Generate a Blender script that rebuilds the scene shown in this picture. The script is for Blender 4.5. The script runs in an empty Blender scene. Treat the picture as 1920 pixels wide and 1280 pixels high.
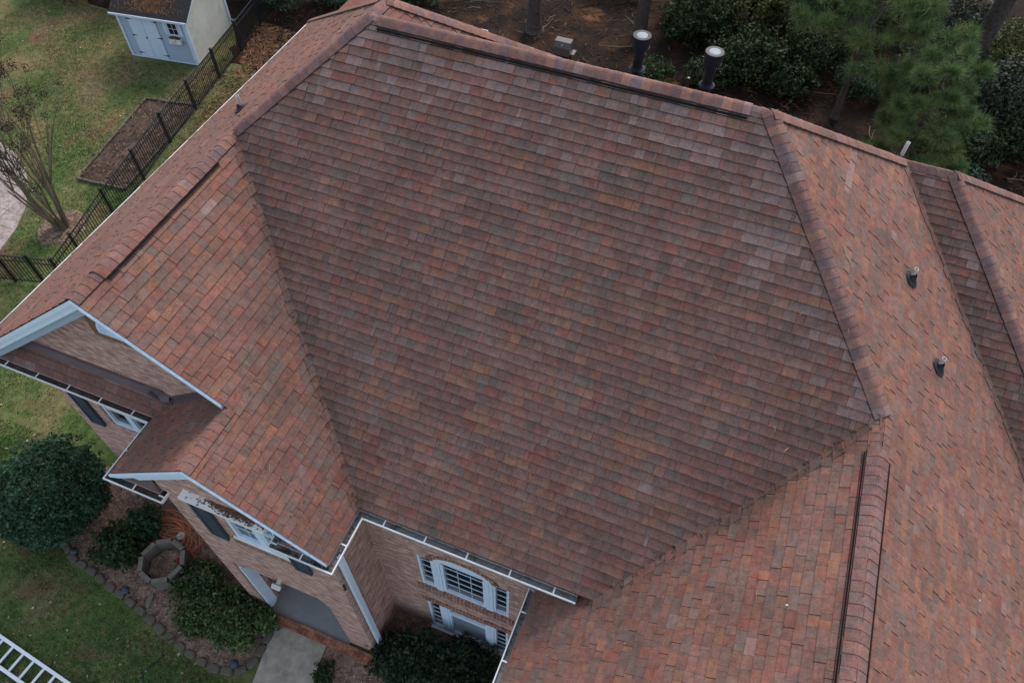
import bpy, math, random
import numpy as np
from mathutils import Vector, Matrix, noise
R = math.radians
scene = bpy.context.scene
COL = scene.collection

# ------------------------------------------------------------------ camera
CP = Vector((6.2393, -9.7075, 17.2222)); YAW, PITCH, ROLL, FPX = -0.36179, -0.934765, 0.019888, 1399.55
fw = Vector((math.sin(YAW)*math.cos(PITCH), math.cos(YAW)*math.cos(PITCH), math.sin(PITCH)))
rt = Vector((math.cos(YAW), -math.sin(YAW), 0)); up = rt.cross(fw)
r2 = math.cos(ROLL)*rt + math.sin(ROLL)*up; u2 = -math.sin(ROLL)*rt + math.cos(ROLL)*up
cd = bpy.data.cameras.new('camera'); cam = bpy.data.objects.new('camera', cd); COL.objects.link(cam)
cd.sensor_width = 36; cd.lens = FPX/1920*36; cd.clip_start = 0.1; cd.clip_end = 600
cam.matrix_world = Matrix(((r2.x, u2.x, -fw.x, CP.x), (r2.y, u2.y, -fw.y, CP.y), (r2.z, u2.z, -fw.z, CP.z), (0, 0, 0, 1)))
scene.camera = cam
# ------------------------------------------------------------------ light
SUN_AZ, SUN_EL = 2.0, 37.0        # azimuth from +Y towards +X
w = bpy.data.worlds.new('World'); scene.world = w; w.use_nodes = True
nt = w.node_tree; bg = nt.nodes['Background']
sky = nt.nodes.new('ShaderNodeTexSky'); sky.sky_type = 'NISHITA'; sky.sun_disc = False
sky.sun_elevation = R(SUN_EL); sky.sun_rotation = R(SUN_AZ); sky.air_density = 1.0; sky.dust_density = 2.0; sky.ozone_density = 1.0
# a thin, even cloud layer over the clear sky: pale blue-white, the same in every direction
cl = nt.nodes.new('ShaderNodeMix'); cl.data_type = 'RGBA'; cl.inputs[0].default_value = .48; cl.inputs[7].default_value = (4.3, 4.9, 5.6, 1)
nt.links.new(sky.outputs[0], cl.inputs[6]); nt.links.new(cl.outputs[2], bg.inputs[0]); bg.inputs[1].default_value = 0.15
sd = bpy.data.lights.new('sun', 'SUN'); so = bpy.data.objects.new('sun', sd); COL.objects.link(so)
sd.energy = 2.15; sd.angle = R(22); sd.color = (1.0, 0.89, 0.85)
sv = Vector((math.sin(R(SUN_AZ))*math.cos(R(SUN_EL)), math.cos(R(SUN_AZ))*math.cos(R(SUN_EL)), math.sin(R(SUN_EL))))
so.rotation_euler = (-sv).to_track_quat('-Z', 'Y').to_euler(); so.location = (0, 0, 40)
scene.view_settings.view_transform = 'Standard'; scene.view_settings.look = 'None'
scene.view_settings.exposure = 0.64; scene.view_settings.gamma = 1
scene.cycles.max_bounces = 6; scene.cycles.diffuse_bounces = 3; scene.cycles.transparent_max_bounces = 8

# ------------------------------------------------------------------ helpers
rnd = random.Random(7)
ORG = {}
class MB:
    def __init__(s): s.v = []; s.f = []; s.c = []; s.m = []
    def face(s, pts, col=None, mi=0):
        i = len(s.v); s.v += [tuple(p) for p in pts]; s.f.append(tuple(range(i, i+len(pts)))); s.c.append(col); s.m.append(mi)
    def box(s, a, b, col=None, mi=0):
        x0, y0, z0 = a; x1, y1, z1 = b
        P = [(x0,y0,z0),(x1,y0,z0),(x1,y1,z0),(x0,y1,z0),(x0,y0,z1),(x1,y0,z1),(x1,y1,z1),(x0,y1,z1)]
        for q in ((0,3,2,1),(4,5,6,7),(0,1,5,4),(1,2,6,5),(2,3,7,6),(3,0,4,7)): s.face([P[i] for i in q], col, mi)
    def obox(s, c, ax, ay, az, hx, hy, hz, col=None, mi=0):
        c = Vector(c); ax = Vector(ax); ay = Vector(ay); az = Vector(az)
        P = [c+ax*(hx*i)+ay*(hy*j)+az*(hz*k) for k in (-1,1) for j in (-1,1) for i in (-1,1)]
        for q in ((0,2,3,1),(4,5,7,6),(0,1,5,4),(1,3,7,5),(3,2,6,7),(2,0,4,6)): s.face([P[i] for i in q], col, mi)
    def beam(s, a, b, hw, hh, col=None, mi=0, upv=(0,0,1)):
        a = Vector(a); b = Vector(b); d = (b-a); L = d.length; d.normalize(); u = Vector(upv); sd_ = d.cross(u)
        if sd_.length < 1e-4: sd_ = d.cross(Vector((1,0,0)))
        sd_.normalize(); u = sd_.cross(d)
        s.obox((a+b)/2, d, sd_, u, L/2, hw, hh, col, mi)
    def tube(s, pts, rad, n=8, col=None, mi=0, cap=True):
        pts = [Vector(p) for p in pts]; k = len(pts)
        rads = rad if isinstance(rad, (list, tuple)) else [rad]*k
        rings = []; prev = None
        for i in range(k):
            d = (pts[min(i+1,k-1)]-pts[max(i-1,0)]).normalized()
            if prev is None:
                h = Vector((1,0,0)) if abs(d.x) < .8 else Vector((0,1,0)); a = d.cross(h).normalized()
            else:
                a = (prev - d*prev.dot(d)); a = a.normalized() if a.length > 1e-5 else d.orthogonal().normalized()
            prev = a; b = d.cross(a)
            rings.append([pts[i]+(a*math.cos(2*math.pi*j/n)+b*math.sin(2*math.pi*j/n))*rads[i] for j in range(n)])
        base = len(s.v)
        for r_ in rings: s.v += [tuple(p) for p in r_]
        for i in range(k-1):
            for j in range(n):
                s.f.append((base+i*n+j, base+i*n+(j+1)%n, base+(i+1)*n+(j+1)%n, base+(i+1)*n+j)); s.c.append(col); s.m.append(mi)
        if cap:
            s.f.append(tuple(base+j for j in reversed(range(n)))); s.c.append(col); s.m.append(mi)
            s.f.append(tuple(base+(k-1)*n+j for j in range(n))); s.c.append(col); s.m.append(mi)
    def lathe(s, c, prof, n=20, col=None, mi=0, axis=None):
        # prof: (radius, height) from bottom to top round a vertical axis
        c = Vector(c); base = len(s.v)
        for r_, z in prof:
            for j in range(n): s.v.append((c.x+r_*math.cos(2*math.pi*j/n), c.y+r_*math.sin(2*math.pi*j/n), c.z+z))
        for i in range(len(prof)-1):
            for j in range(n):
                s.f.append((base+i*n+j, base+i*n+(j+1)%n, base+(i+1)*n+(j+1)%n, base+(i+1)*n+j)); s.c.append(col); s.m.append(mi)
        s.f.append(tuple(base+j for j in reversed(range(n)))); s.c.append(col); s.m.append(mi)
        t = base+(len(prof)-1)*n
        s.f.append(tuple(t+j for j in range(n))); s.c.append(col); s.m.append(mi)
    def prism(s, poly, d, col=None, mi=0):
        d = Vector(d); P = [Vector(p) for p in poly]; Q = [p+d for p in P]; n = len(P)
        s.face(P, col, mi); s.face(Q[::-1], col, mi)
        for i in range(n): s.face([P[(i+1)%n], P[i], Q[i], Q[(i+1)%n]], col, mi)
    def build(s, name, mats, parent=None, loc=None, smooth=False):
        if loc is None: loc = ORG[parent.name] if parent is not None else (0,0,0)
        L = Vector(loc)
        me = bpy.data.meshes.new(name)
        me.from_pydata([(x-L.x, y-L.y, z-L.z) for x, y, z in s.v], [], s.f)
        if not isinstance(mats, (list, tuple)): mats = [mats]
        for m in mats: me.materials.append(m)
        if len(mats) > 1: me.polygons.foreach_set('material_index', s.m)
        if any(c is not None for c in s.c):
            at = me.color_attributes.new('Col', 'FLOAT_COLOR', 'CORNER')
            arr = []
            for f, c in zip(s.f, s.c):
                if c is None: c = (.1,.1,.1)
                if isinstance(c[0], (tuple, list)):
                    for q in c: arr += [q[0], q[1], q[2], 1]
                else: arr += [c[0], c[1], c[2], 1]*len(f)
            at.data.foreach_set('color', arr)
        uvl = me.uv_layers.new(name='UVMap'); uv = []
        for f in s.f:
            a = Vector(s.v[f[0]]); nrm = (Vector(s.v[f[1]])-a).cross(Vector(s.v[f[2]])-a)
            if nrm.length > 0: nrm.normalize()
            if abs(nrm.z) < .6:
                t = Vector((-nrm.y, nrm.x, 0)); t = t.normalized() if t.length > 1e-6 else Vector((1,0,0))
                if abs(t.x) > abs(t.y):
                    t = t if t.x > 0 else -t
                else: t = t if t.y > 0 else -t
                for i in f: p = s.v[i]; uv += [p[0]*t.x+p[1]*t.y, p[2]]
            else:
                for i in f: p = s.v[i]; uv += [p[0], p[1]]
        uvl.data.foreach_set('uv', uv)
        if smooth: me.polygons.foreach_set('use_smooth', [True]*len(me.polygons))
        me.update()
        o = bpy.data.objects.new(name, me); COL.objects.link(o); ORG[o.name] = L
        if parent is not None:
            o.parent = parent
            o.location = L - ORG[parent.name]
        else: o.location = L
        return o
def tag(o, label=None, cat=None, group=None, kind=None):
    if label: o['label'] = label
    if cat: o['category'] = cat
    if group: o['group'] = group
    if kind: o['kind'] = kind
    return o
def thing(name, loc, label, cat, group=None, rotz=0):
    o = bpy.data.objects.new(name, None); COL.objects.link(o); o.location = loc; o.rotation_euler = (0,0,rotz)
    o.empty_display_size = .3
    ORG[o.name] = Vector(loc) if not rotz else Vector((0,0,0))
    return tag(o, label, cat, group)
def build_np(name, V, F, C, mat, parent=None, loc=(0,0,0), smooth=False):
    # V Nx3, F MxK, C Mx3 colour per face
    V = np.asarray(V, float) - np.asarray(loc if parent is None else ORG[parent.name], float)
    me = bpy.data.meshes.new(name); M, K = F.shape
    me.vertices.add(len(V)); me.vertices.foreach_set('co', V.astype(np.float32).ravel())
    me.loops.add(M*K); me.loops.foreach_set('vertex_index', F.astype(np.int32).ravel())
    me.polygons.add(M); me.polygons.foreach_set('loop_start', (np.arange(M)*K).astype(np.int32))
    me.update(calc_edges=True)
    at = me.color_attributes.new('Col', 'FLOAT_COLOR', 'CORNER')
    c4 = np.ones((M, K, 4), np.float32); c4[:, :, :3] = C[:, None, :]; at.data.foreach_set('color', c4.ravel())
    me.materials.append(mat)
    o = bpy.data.objects.new(name, me); COL.objects.link(o)
    if parent is not None: o.parent = parent; ORG[o.name] = ORG[parent.name]
    else: o.location = loc; ORG[o.name] = Vector(loc)
    return o

# ------------------------------------------------------------------ materials
def newmat(name):
    m = bpy.data.materials.new(name); m.use_nodes = True; n = m.node_tree.nodes; l = m.node_tree.links
    return m, n, l, n['Principled BSDF']
def N(n, t, **k):
    x = n.new('ShaderNode'+t)
    for a, b in k.items(): setattr(x, a, b)
    return x
def ramp(n, stops, interp='LINEAR'):
    r = N(n, 'ValToRGB'); cr = r.color_ramp; cr.interpolation = interp
    while len(cr.elements) < len(stops): cr.elements.new(.5)
    for e, (p, c) in zip(cr.elements, stops): e.position = p; e.color = (*c, 1)
    return r
def noise_n(n, l, scale, detail=4, rough=.6, vec=None, dist=0):
    t = N(n, 'TexNoise'); t.inputs['Scale'].default_value = scale; t.inputs['Detail'].default_value = detail
    t.inputs['Roughness'].default_value = rough; t.inputs['Distortion'].default_value = dist
    if vec is not None: l.new(vec, t.inputs['Vector'])
    return t
def mixc(n, l, f, a, b, mode='MIX'):
    m = N(n, 'Mix', data_type='RGBA', blend_type=mode)
    for s, v in ((m.inputs[0], f), (m.inputs[6], a), (m.inputs[7], b)):
        if hasattr(v, 'node'): l.new(v, s)
        elif isinstance(v, (int, float)): s.default_value = v
        else: s.default_value = (*v, 1)
    return m.outputs[2]
def bump(n, l, b, h, strength=.3, dist=.01):
    u = N(n, 'Bump'); u.inputs['Strength'].default_value = strength; u.inputs['Distance'].default_value = dist
    l.new(h, u.inputs['Height']); l.new(u.outputs[0], b.inputs['Normal'])
def plain(name, col, rough=.6, var=.12, scale=6, metal=0, spec=.3, dirt=None):
    m, n, l, b = newmat(name)
    tc = N(n, 'TexCoord'); t = noise_n(n, l, scale, 5, .65, tc.outputs['Object'])
    lo = tuple(c*(1-var) for c in col); hi = tuple(min(1, c*(1+var)) for c in col)
    r = ramp(n, [(.3, lo), (.7, hi)]); l.new(t.outputs[0], r.inputs[0]); out = r.outputs[0]
    if dirt:
        t2 = noise_n(n, l, dirt[1], 6, .7, tc.outputs['Object']); r2_ = ramp(n, [(dirt[2], (0,0,0)), (dirt[2]+.15, (1,1,1))]); l.new(t2.outputs[0], r2_.inputs[0])
        out = mixc(n, l, r2_.outputs[0], out, dirt[0])
    l.new(out, b.inputs['Base Color'])
    b.inputs['Roughness'].default_value = rough; b.inputs['Metallic'].default_value = metal; b.inputs['Specular IOR Level'].default_value = spec
    return m
def vcol(name, rough=.95, grain=.25, gscale=60, spec=.15, big=.12, bigscale=1.5, bmp=.3, trans=0):
    m, n, l, b = newmat(name)
    at = N(n, 'VertexColor'); at.layer_name = 'Col'
    tc = N(n, 'TexCoord')
    t = noise_n(n, l, gscale, 3, .7, tc.outputs['Object']); r = ramp(n, [(.25, (1-grain,)*3), (.75, (1+grain,)*3)]); l.new(t.outputs[0], r.inputs[0])
    t2 = noise_n(n, l, bigscale, 4, .6, tc.outputs['Object']); r3 = ramp(n, [(.3, (1-big,)*3), (.7, (1+big,)*3)]); l.new(t2.outputs[0], r3.inputs[0])
    o = mixc(n, l, 1.0, at.outputs[0], r.outputs[0], 'MULTIPLY'); o = mixc(n, l, 1.0, o, r3.outputs[0], 'MULTIPLY')
    l.new(o, b.inputs['Base Color']); b.inputs['Roughness'].default_value = rough; b.inputs['Specular IOR Level'].default_value = spec
    if bmp: bump(n, l, b, t.outputs[0], bmp, .004)
    if trans:
        tr = N(n, 'BsdfTranslucent'); l.new(o, tr.inputs[0]); mx = N(n, 'MixShader'); mx.inputs[0].default_value = trans
        l.new(b.outputs[0], mx.inputs[1]); l.new(tr.outputs[0], mx.inputs[2]); l.new(mx.outputs[0], n['Material Output'].inputs[0])
    return m
def brickmat(name, c1, c2, mortar, bw=.215, rh=.075, ms=.010, rot=False):
    m, n, l, b = newmat(name)
    uv = N(n, 'UVMap'); uv.uv_map = 'UVMap'; vec = uv.outputs[0]
    if rot:
        mp = N(n, 'Mapping'); mp.inputs['Rotation'].default_value = (0,0,R(90)); l.new(vec, mp.inputs[0]); vec = mp.outputs[0]
    br = N(n, 'TexBrick'); l.new(vec, br.inputs['Vector'])
    br.inputs['Color1'].default_value = (*c1, 1); br.inputs['Color2'].default_value = (*c2, 1); br.inputs['Mortar'].default_value = (*mortar, 1)
    br.inputs['Scale'].default_value = 1; br.inputs['Brick Width'].default_value = bw; br.inputs['Row Height'].default_value = rh
    br.inputs['Mortar Size'].default_value = ms; br.inputs['Mortar Smooth'].default_value = .2; br.inputs['Bias'].default_value = -.1
    t = noise_n(n, l, 7, 5, .7, vec); r = ramp(n, [(.3, (.72,.7,.7)), (.7, (1.22,1.2,1.18))]); l.new(t.outputs[0], r.inputs[0])
    o = mixc(n, l, 1, br.outputs[0], r.outputs[0], 'MULTIPLY')
    mp2 = N(n, 'Mapping'); mp2.inputs['Scale'].default_value = (4.65, 13.3, 1); l.new(vec, mp2.inputs[0])
    wn = noise_n(n, l, .9, 1, .5, mp2.outputs[0]); r3 = ramp(n, [(.35, (.75,.7,.68)), (.5, (1,1,1)), (.66, (1.3,1.28,1.25))]); l.new(wn.outputs[0], r3.inputs[0])
    o = mixc(n, l, 1, o, r3.outputs[0], 'MULTIPLY')
    l.new(o, b.inputs['Base Color']); b.inputs['Roughness'].default_value = .9; b.inputs['Specular IOR Level'].default_value = .2
    inv = N(n, 'Math', operation='SUBTRACT'); inv.inputs[0].default_value = 1; l.new(br.outputs['Fac'], inv.inputs[1])
    bump(n, l, b, inv.outputs[0], .6, .008)
    return m
M = {}
M['shingle'] = vcol('shingle', .93, .30, 45, .12, .14, 1.3, .35)
def _blotch(m):
    n, l = m.node_tree.nodes, m.node_tree.links; b = n['Principled BSDF']; src = b.inputs['Base Color'].links[0].from_socket
    tc = N(n, 'TexCoord'); t = noise_n(n, l, 7.5, 2, .5, tc.outputs['Object']); r = ramp(n, [(.32, (.90,1.0,1.04)), (.5, (1,1,1)), (.68, (1.16,.97,.90))]); l.new(t.outputs[0], r.inputs[0])
    t2 = noise_n(n, l, 11, 2, .5, tc.outputs['Object']); r2_ = ramp(n, [(.35, (.88,.88,.88)), (.65, (1.12,1.12,1.12))]); l.new(t2.outputs[0], r2_.inputs[0])
    o = mixc(n, l, 1, src, r.outputs[0], 'MULTIPLY'); o = mixc(n, l, 1, o, r2_.outputs[0], 'MULTIPLY'); l.new(o, b.inputs['Base Color'])
_blotch(M['shingle'])
M['deck'] = plain('underlay', (.03,.025,.022), .95)
M['white'] = plain('pale_blue_white_trim', (.68,.80,.93), .45, .05, 4, dirt=((.55,.54,.5), 3, .72))
M['alum'] = plain('white_gutter_metal', (.80,.80,.78), .38, .06, 5, dirt=((.45,.42,.36), 6, .70))
M['gutin'] = plain('grey_gutter_inside', (.30,.30,.29), .6, .2, 5, dirt=((.10,.075,.05), 5, .50))
M['gutdirt'] = plain('leaf_stained_gutter_inside', (.125,.112,.095), .9, .4, 8)
M['brick'] = brickmat('brick', (.51,.285,.232), (.385,.22,.186), (.49,.395,.35))
M['soldier'] = brickmat('soldier_brick', (.30,.135,.09), (.24,.12,.085), (.34,.28,.23), rot=True)
M['step'] = brickmat('red_brick_step', (.30,.11,.065), (.22,.085,.055), (.24,.19,.15), bw=.1, rh=.21, ms=.008)
M['flash'] = plain('purple_brown_flashing', (.115,.075,.085), .45, .15, 3)
M['vent'] = plain('black_vent_plastic', (.006,.006,.007), .75, .2, 8, spec=.12)
M['shutter'] = plain('slate_blue_shutter_paint', (.045,.062,.085), .5, .12, 5)
M['blackmetal'] = plain('black_metal', (.018,.019,.021), .42, .25, 7)
M['flue'] = plain('weathered_dark_flue_metal', (.009,.013,.019), .5, .3, 9, spec=.15, dirt=((.06,.07,.08), 14, .70))
M['galv'] = plain('pale_galvanised_metal', (.21,.26,.28), .6, .25, 16, metal=.0, dirt=((.30,.33,.35), 18, .58))
M['pvc'] = plain('white_plastic_pipe', (.52,.51,.48), .5, .08, 9, dirt=((.25,.24,.22), 12, .6))
M['rubber'] = plain('black_rubber', (.02,.021,.024), .6, .2, 10)
M['ladder'] = plain('brushed_aluminium', (.72,.73,.76), .33, .08, 10, metal=.55)
M['concrete'] = plain('weathered_concrete', (.32,.275,.225), .9, .28, 5, dirt=((.19,.175,.13), 2.2, .55))
M['porch'] = plain('grey_porch_concrete', (.24,.245,.245), .85, .12, 2, dirt=((.19,.19,.19), 2.5, .58))
M['stone'] = plain('edging_stone', (.105,.088,.068), .95, .35, 9, dirt=((.06,.06,.04), 7, .6))
M['paver'] = plain('grey_paver_block', (.155,.138,.115), .95, .22, 11, dirt=((.10,.09,.07), 8, .6))
M['bark'] = plain('pine_bark', (.065,.052,.046), .95, .45, 9)
M['stem'] = plain('crape_myrtle_bark', (.16,.135,.09), .8, .3, 5)
M['leaf'] = vcol('leaf', .65, .2, 9, .12, .15, 1.0, 0, .12)
M['needle'] = vcol('pine_needle', .55, .15, 5, .3, .2, .8, 0, .2)
M['litter'] = vcol('leaf_litter', .9, .2, 20, .2, .2, 1, 0)
M['grass'] = vcol('grass_blade', .7, .2, 12, .2, .25, .9, 0, .15)
M['orange'] = plain('orange_cord', (.70,.22,.09), .5, .15, 10)
M['cable'] = plain('dark_cable', (.02,.022,.022), .5, .1, 5)
M['red'] = plain('red_rubber', (.42,.03,.03), .4, .1, 5)
M['teal'] = plain('teal_fabric', (.07,.19,.22), .8, .3, 20)
M['lamp_blue'] = plain('blue_black_lamp_cap', (.035,.045,.07), .3, .2, 10)
M['shed_white'] = plain('white_shed_trim', (.54,.62,.73), .55, .06, 4)
M['shed_roof'] = plain('dark_shed_shingle', (.032,.029,.027), .95, .4, 12)
M['straw'] = plain('pine_straw', (.21,.105,.05), .95, .5, 14)
M['vinyl'] = plain('blue_white_vinyl', (.31,.38,.47), .55, .05, 3)
M['vinyl_side'] = plain('cream_vinyl', (.53,.52,.45), .6, .10, 2, dirt=((.42,.42,.33), 1.6, .52))
M['soil'] = plain('garden_soil', (.065,.042,.030), .98, .6, 3.5, dirt=((.13,.075,.045), 4, .56))
M['greybox'] = plain('dark_grey_box_metal', (.085,.08,.075), .45, .15, 8)
def glassmat():
    m, n, l, b = newmat('window_glass'); b.inputs['Base Color'].default_value = (.012,.016,.020,1)
    b.inputs['Roughness'].default_value = .06; b.inputs['Specular IOR Level'].default_value = .6
    tc = N(n, 'TexCoord'); t = noise_n(n, l, 1.2, 2, .5, tc.outputs['Object']); bump(n, l, b, t.outputs[0], .05, .01)
    return m
M['glass'] = glassmat()
M['glass_pale'] = plain('pale_grey_pane', (.30,.34,.38), .15, .12, 2, spec=.6)  # pale grey surface colour for the large lower pane
def groundmat(name, stops, s1, s2, fine=40, rough=.95, patch=None, bs=.6):
    m, n, l, b = newmat(name); tc = N(n, 'TexCoord'); ob = tc.outputs['Object']
    t = noise_n(n, l, s1, 5, .62, ob, .4); r = ramp(n, stops); l.new(t.outputs[0], r.inputs[0]); o = r.outputs[0]
    t2 = noise_n(n, l, s2, 5, .7, ob); r2_ = ramp(n, [(.3, (.55,.55,.55)), (.7, (1.4,1.4,1.35))]); l.new(t2.outputs[0], r2_.inputs[0]); o = mixc(n, l, 1, o, r2_.outputs[0], 'MULTIPLY')
    if patch:
        for col, sc, th, wd in patch:
            t3 = noise_n(n, l, sc, 4, .6, ob, .3); r3 = ramp(n, [(th, (0,0,0)), (th+wd, (1,1,1))]); l.new(t3.outputs[0], r3.inputs[0]); o = mixc(n, l, r3.outputs[0], o, col)
    tf = noise_n(n, l, fine, 4, .85, ob); rf = ramp(n, [(.32, (.45,.45,.45)), (.68, (1.55,1.55,1.55))]); l.new(tf.outputs[0], rf.inputs[0]); o = mixc(n, l, 1, o, rf.outputs[0], 'MULTIPLY')
    l.new(o, b.inputs['Base Color']); b.inputs['Roughness'].default_value = rough; b.inputs['Specular IOR Level'].default_value = .1
    bump(n, l, b, tf.outputs[0], bs, .03)
    return m
def dormant(m):
    n, l = m.node_tree.nodes, m.node_tree.links; b = n['Principled BSDF']; src = b.inputs['Base Color'].links[0].from_socket
    tc = N(n, 'TexCoord'); sp = N(n, 'SeparateXYZ'); l.new(tc.outputs['Object'], sp.inputs[0]); t = noise_n(n, l, .5, 4, .6, tc.outputs['Object'])
    ad = N(n, 'Math', operation='MULTIPLY_ADD'); l.new(t.outputs[0], ad.inputs[0]); ad.inputs[1].default_value = 7; l.new(sp.outputs[1], ad.inputs[2])
    mr = N(n, 'MapRange'); l.new(ad.outputs[0], mr.inputs[0]); mr.inputs[1].default_value = 6.5; mr.inputs[2].default_value = 11; mr.inputs[4].default_value = .72
    o = mixc(n, l, mr.outputs[0], src, mixc(n, l, 1, src, (1.22,.94,1.08), 'MULTIPLY')); l.new(o, b.inputs['Base Color'])
M['lawn'] = groundmat('lawn', [(.30, (.165,.132,.068)), (.43, (.135,.132,.054)), (.55, (.080,.120,.037)), (.70, (.056,.098,.026))], .55, 5, 30,
                      patch=[((.15,.090,.050), .8, .58, .12), ((.14,.115,.062), 2.2, .60, .12)])
dormant(M['lawn'])
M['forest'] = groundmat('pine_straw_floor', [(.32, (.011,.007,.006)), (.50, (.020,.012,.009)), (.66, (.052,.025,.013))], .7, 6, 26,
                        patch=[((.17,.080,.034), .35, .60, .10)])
M['mulch'] = groundmat('mulch', [(.35, (.14,.090,.070)), (.55, (.28,.18,.14)), (.70, (.38,.26,.20))], 6, 22, 55)
M['patio'] = groundmat('patio_stone', [(.35, (.25,.20,.185)), (.65, (.34,.285,.27))], 1.2, 5, 30, .85, bs=.2)

# ------------------------------------------------------------------ house geometry constants (metres)
zR, x2 = 10.666, 6.435
sf, sl, ss, sc = .8085, .8196, .8403, .8256
xl, xr = -1.798, 9.172
zl = zR + sl*xl; zr = zR - ss*(xr-x2)
zE = 5.8
yF = lambda z: -(zR-z)/sf
yE = yF(zE); xC = xl+(zl-zE)/sc
zRW = 5.0; xRW = xr-(zr-zRW)/ss; xV = xr-(zr-zE)/ss
yA = yF(zr)
yLf, yBf = -5.80, -6.92
xbr = .202; zb = zl - sc*(xbr-xl); xbg = -2.01; sb = (zb-zE)/(xbr-xbg)
xeL = -6.23
pF = lambda x, y: zR + sf*y
pHL = lambda x, y: zR + sl*x
pLR = lambda x, y: zl - sc*(x-xl)
pHR = lambda x, y: zR - ss*(x-x2)
pRL = lambda x, y: zr - ss*(xr-x)
pBL = lambda x, y: zb + sb*(x-xbr)

house = thing('brick_house', (3.0, -1.0, 0), 'large two-storey tan brick house under a steep red-brown shingle roof with projecting wings', 'house')

# ------------------------------------------------------------------ shingles
def clip(poly, a, b, c):          # keep a*u+b*v+c >= 0
    out = []; n = len(poly)
    for i in range(n):
        p, q = poly[i], poly[(i+1)%n]; dp = a*p[0]+b*p[1]+c; dq = a*q[0]+b*q[1]+c
        if dp >= 0: out.append(p)
        if (dp >= 0) != (dq >= 0):
            t = dp/(dp-dq); out.append((p[0]+(q[0]-p[0])*t, p[1]+(q[1]-p[1])*t))
    return out
def clip_convex(poly, cv):
    area = sum(cv[i][0]*cv[(i+1)%len(cv)][1]-cv[(i+1)%len(cv)][0]*cv[i][1] for i in range(len(cv)))
    sg = 1 if area > 0 else -1
    for i in range(len(cv)):
        p, q = cv[i], cv[(i+1)%len(cv)]
        a = -(q[1]-p[1])*sg; b = (q[0]-p[0])*sg; c = -(a*p[0]+b*p[1])
        poly = clip(poly, a, b, c)
        if len(poly) < 3: return []
    return poly
TAUPE, GREY, RED, ORANGE, PALE = (.184,.102,.082), (.156,.105,.086), (.205,.088,.070), (.225,.111,.074), (.232,.150,.133)
RUST = (.208,.097,.074)
def lerp(a, b, t): return tuple(x+(y-x)*t for x, y in zip(a, b))
def tabcolor(rg, pale, palette, blend=.60):
    q = rg.random(); acc = 0; c = palette[-1][1]
    for wgt, cc in palette:
        acc += wgt
        if q < acc: c = cc; break
    c = lerp(c, TAUPE, rg.random()*blend)
    if rg.random() < pale: c = lerp(c, PALE, .55+.45*rg.random())
    k = .90+.22*rg.random()
    return tuple(x*k for x in c)
PAL_F = [(.40, TAUPE), (.22, GREY), (.17, RED), (.15, ORANGE), (.06, RUST)]
PAL_W = [(.26, TAUPE), (.22, GREY), (.20, RUST), (.24, ORANGE), (.08, RED)]
RISE = .0945                         # vertical rise of a course: courses on every slope line up at the valleys
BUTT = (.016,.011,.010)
def shingles(name, plane, pieces, up_dir, pal, seed, pale=None, thick=.016, datum=zE, tabw=(.12,.25), stain=None, blend=.62):
    # plane: z=f(x,y); pieces: convex plan polygons; up_dir: plan unit vector pointing up the slope
    rg = random.Random(seed); ud = Vector((up_dir[0], up_dir[1])).normalized(); hd = Vector((-ud.y, ud.x))
    z0 = plane(0, 0); s = plane(ud.x, ud.y)-z0           # slope
    nrm = Vector((-s*ud.x, -s*ud.y, 1)).normalized()
    e_plan = RISE/s
    mb = MB()
    pcs = [[(p[0]*hd.x+p[1]*hd.y, p[0]*ud.x+p[1]*ud.y) for p in pc] for pc in pieces]
    def P(u, v, h): x = u*hd.x+v*ud.x; y = u*hd.y+v*ud.y; return Vector((x, y, plane(x, y))) + nrm*h
    allu = [p[0] for pc in pcs for p in pc]; allv = [p[1] for pc in pcs for p in pc]
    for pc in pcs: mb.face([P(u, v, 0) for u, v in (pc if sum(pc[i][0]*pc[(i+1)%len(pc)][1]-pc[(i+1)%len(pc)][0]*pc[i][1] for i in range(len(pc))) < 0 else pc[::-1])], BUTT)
    vd = (datum - z0)/s                                    # plan v of the datum height
    k0 = math.floor((min(allv)-vd)/e_plan)-1; k1 = math.ceil((max(allv)-vd)/e_plan)+1
    for k in range(k0, k1):
        va = vd+k*e_plan; vb = va+e_plan
        lo, hi = [], []
        for pc in pcs:
            q = clip(clip(pc, 0, 1, -va), 0, -1, vb)
            if q: lo.append(min(t[0] for t in q)); hi.append(max(t[0] for t in q))
        if not lo: continue
        u = min(lo) - rg.random()*.3; umax = max(hi); cprev = None
        while u < umax:
            wd = rg.uniform(*tabw) if rg.random() < .86 else rg.uniform(.05, .11)
            ub = u+wd; dt = rg.choice((0, 0, .0, .006))+rg.random()*.002
            mid = P((u+ub)/2, (va+vb)/2, 0)
            if cprev and rg.random() < .22: col = cprev
            else: col = tabcolor(rg, pale(mid) if pale else .012, pal, blend)
            cprev = col
            if stain:
                st = stain(mid); col = lerp(col, (.095,.062,.045), st)  # blends the tab colour to dark brown towards a valley
            jit = rg.uniform(-.004, .004)
            for pc in pcs:
                q = clip_convex([(u+.0015, va+jit), (ub-.0015, va+jit), (ub-.0015, vb+.006), (u+.0015, vb+.006)], pc)
                if len(q) < 3: continue
                hh = lambda v: dt+.003+thick*(1-(v-va)/e_plan) if v < vb else dt+.003
                top = [P(a, b, max(.002, hh(b))) for a, b in q]
                mb.face(top, col)
                n = len(q)
                for i in range(n):
                    a, b = q[i], q[(i+1)%n]
                    if a[1] < vb-.001 or b[1] < vb-.001:
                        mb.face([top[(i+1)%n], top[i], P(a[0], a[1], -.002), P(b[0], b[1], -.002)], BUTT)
            u = ub
    o = mb.build(name, M['shingle'], house)
    return o
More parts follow.
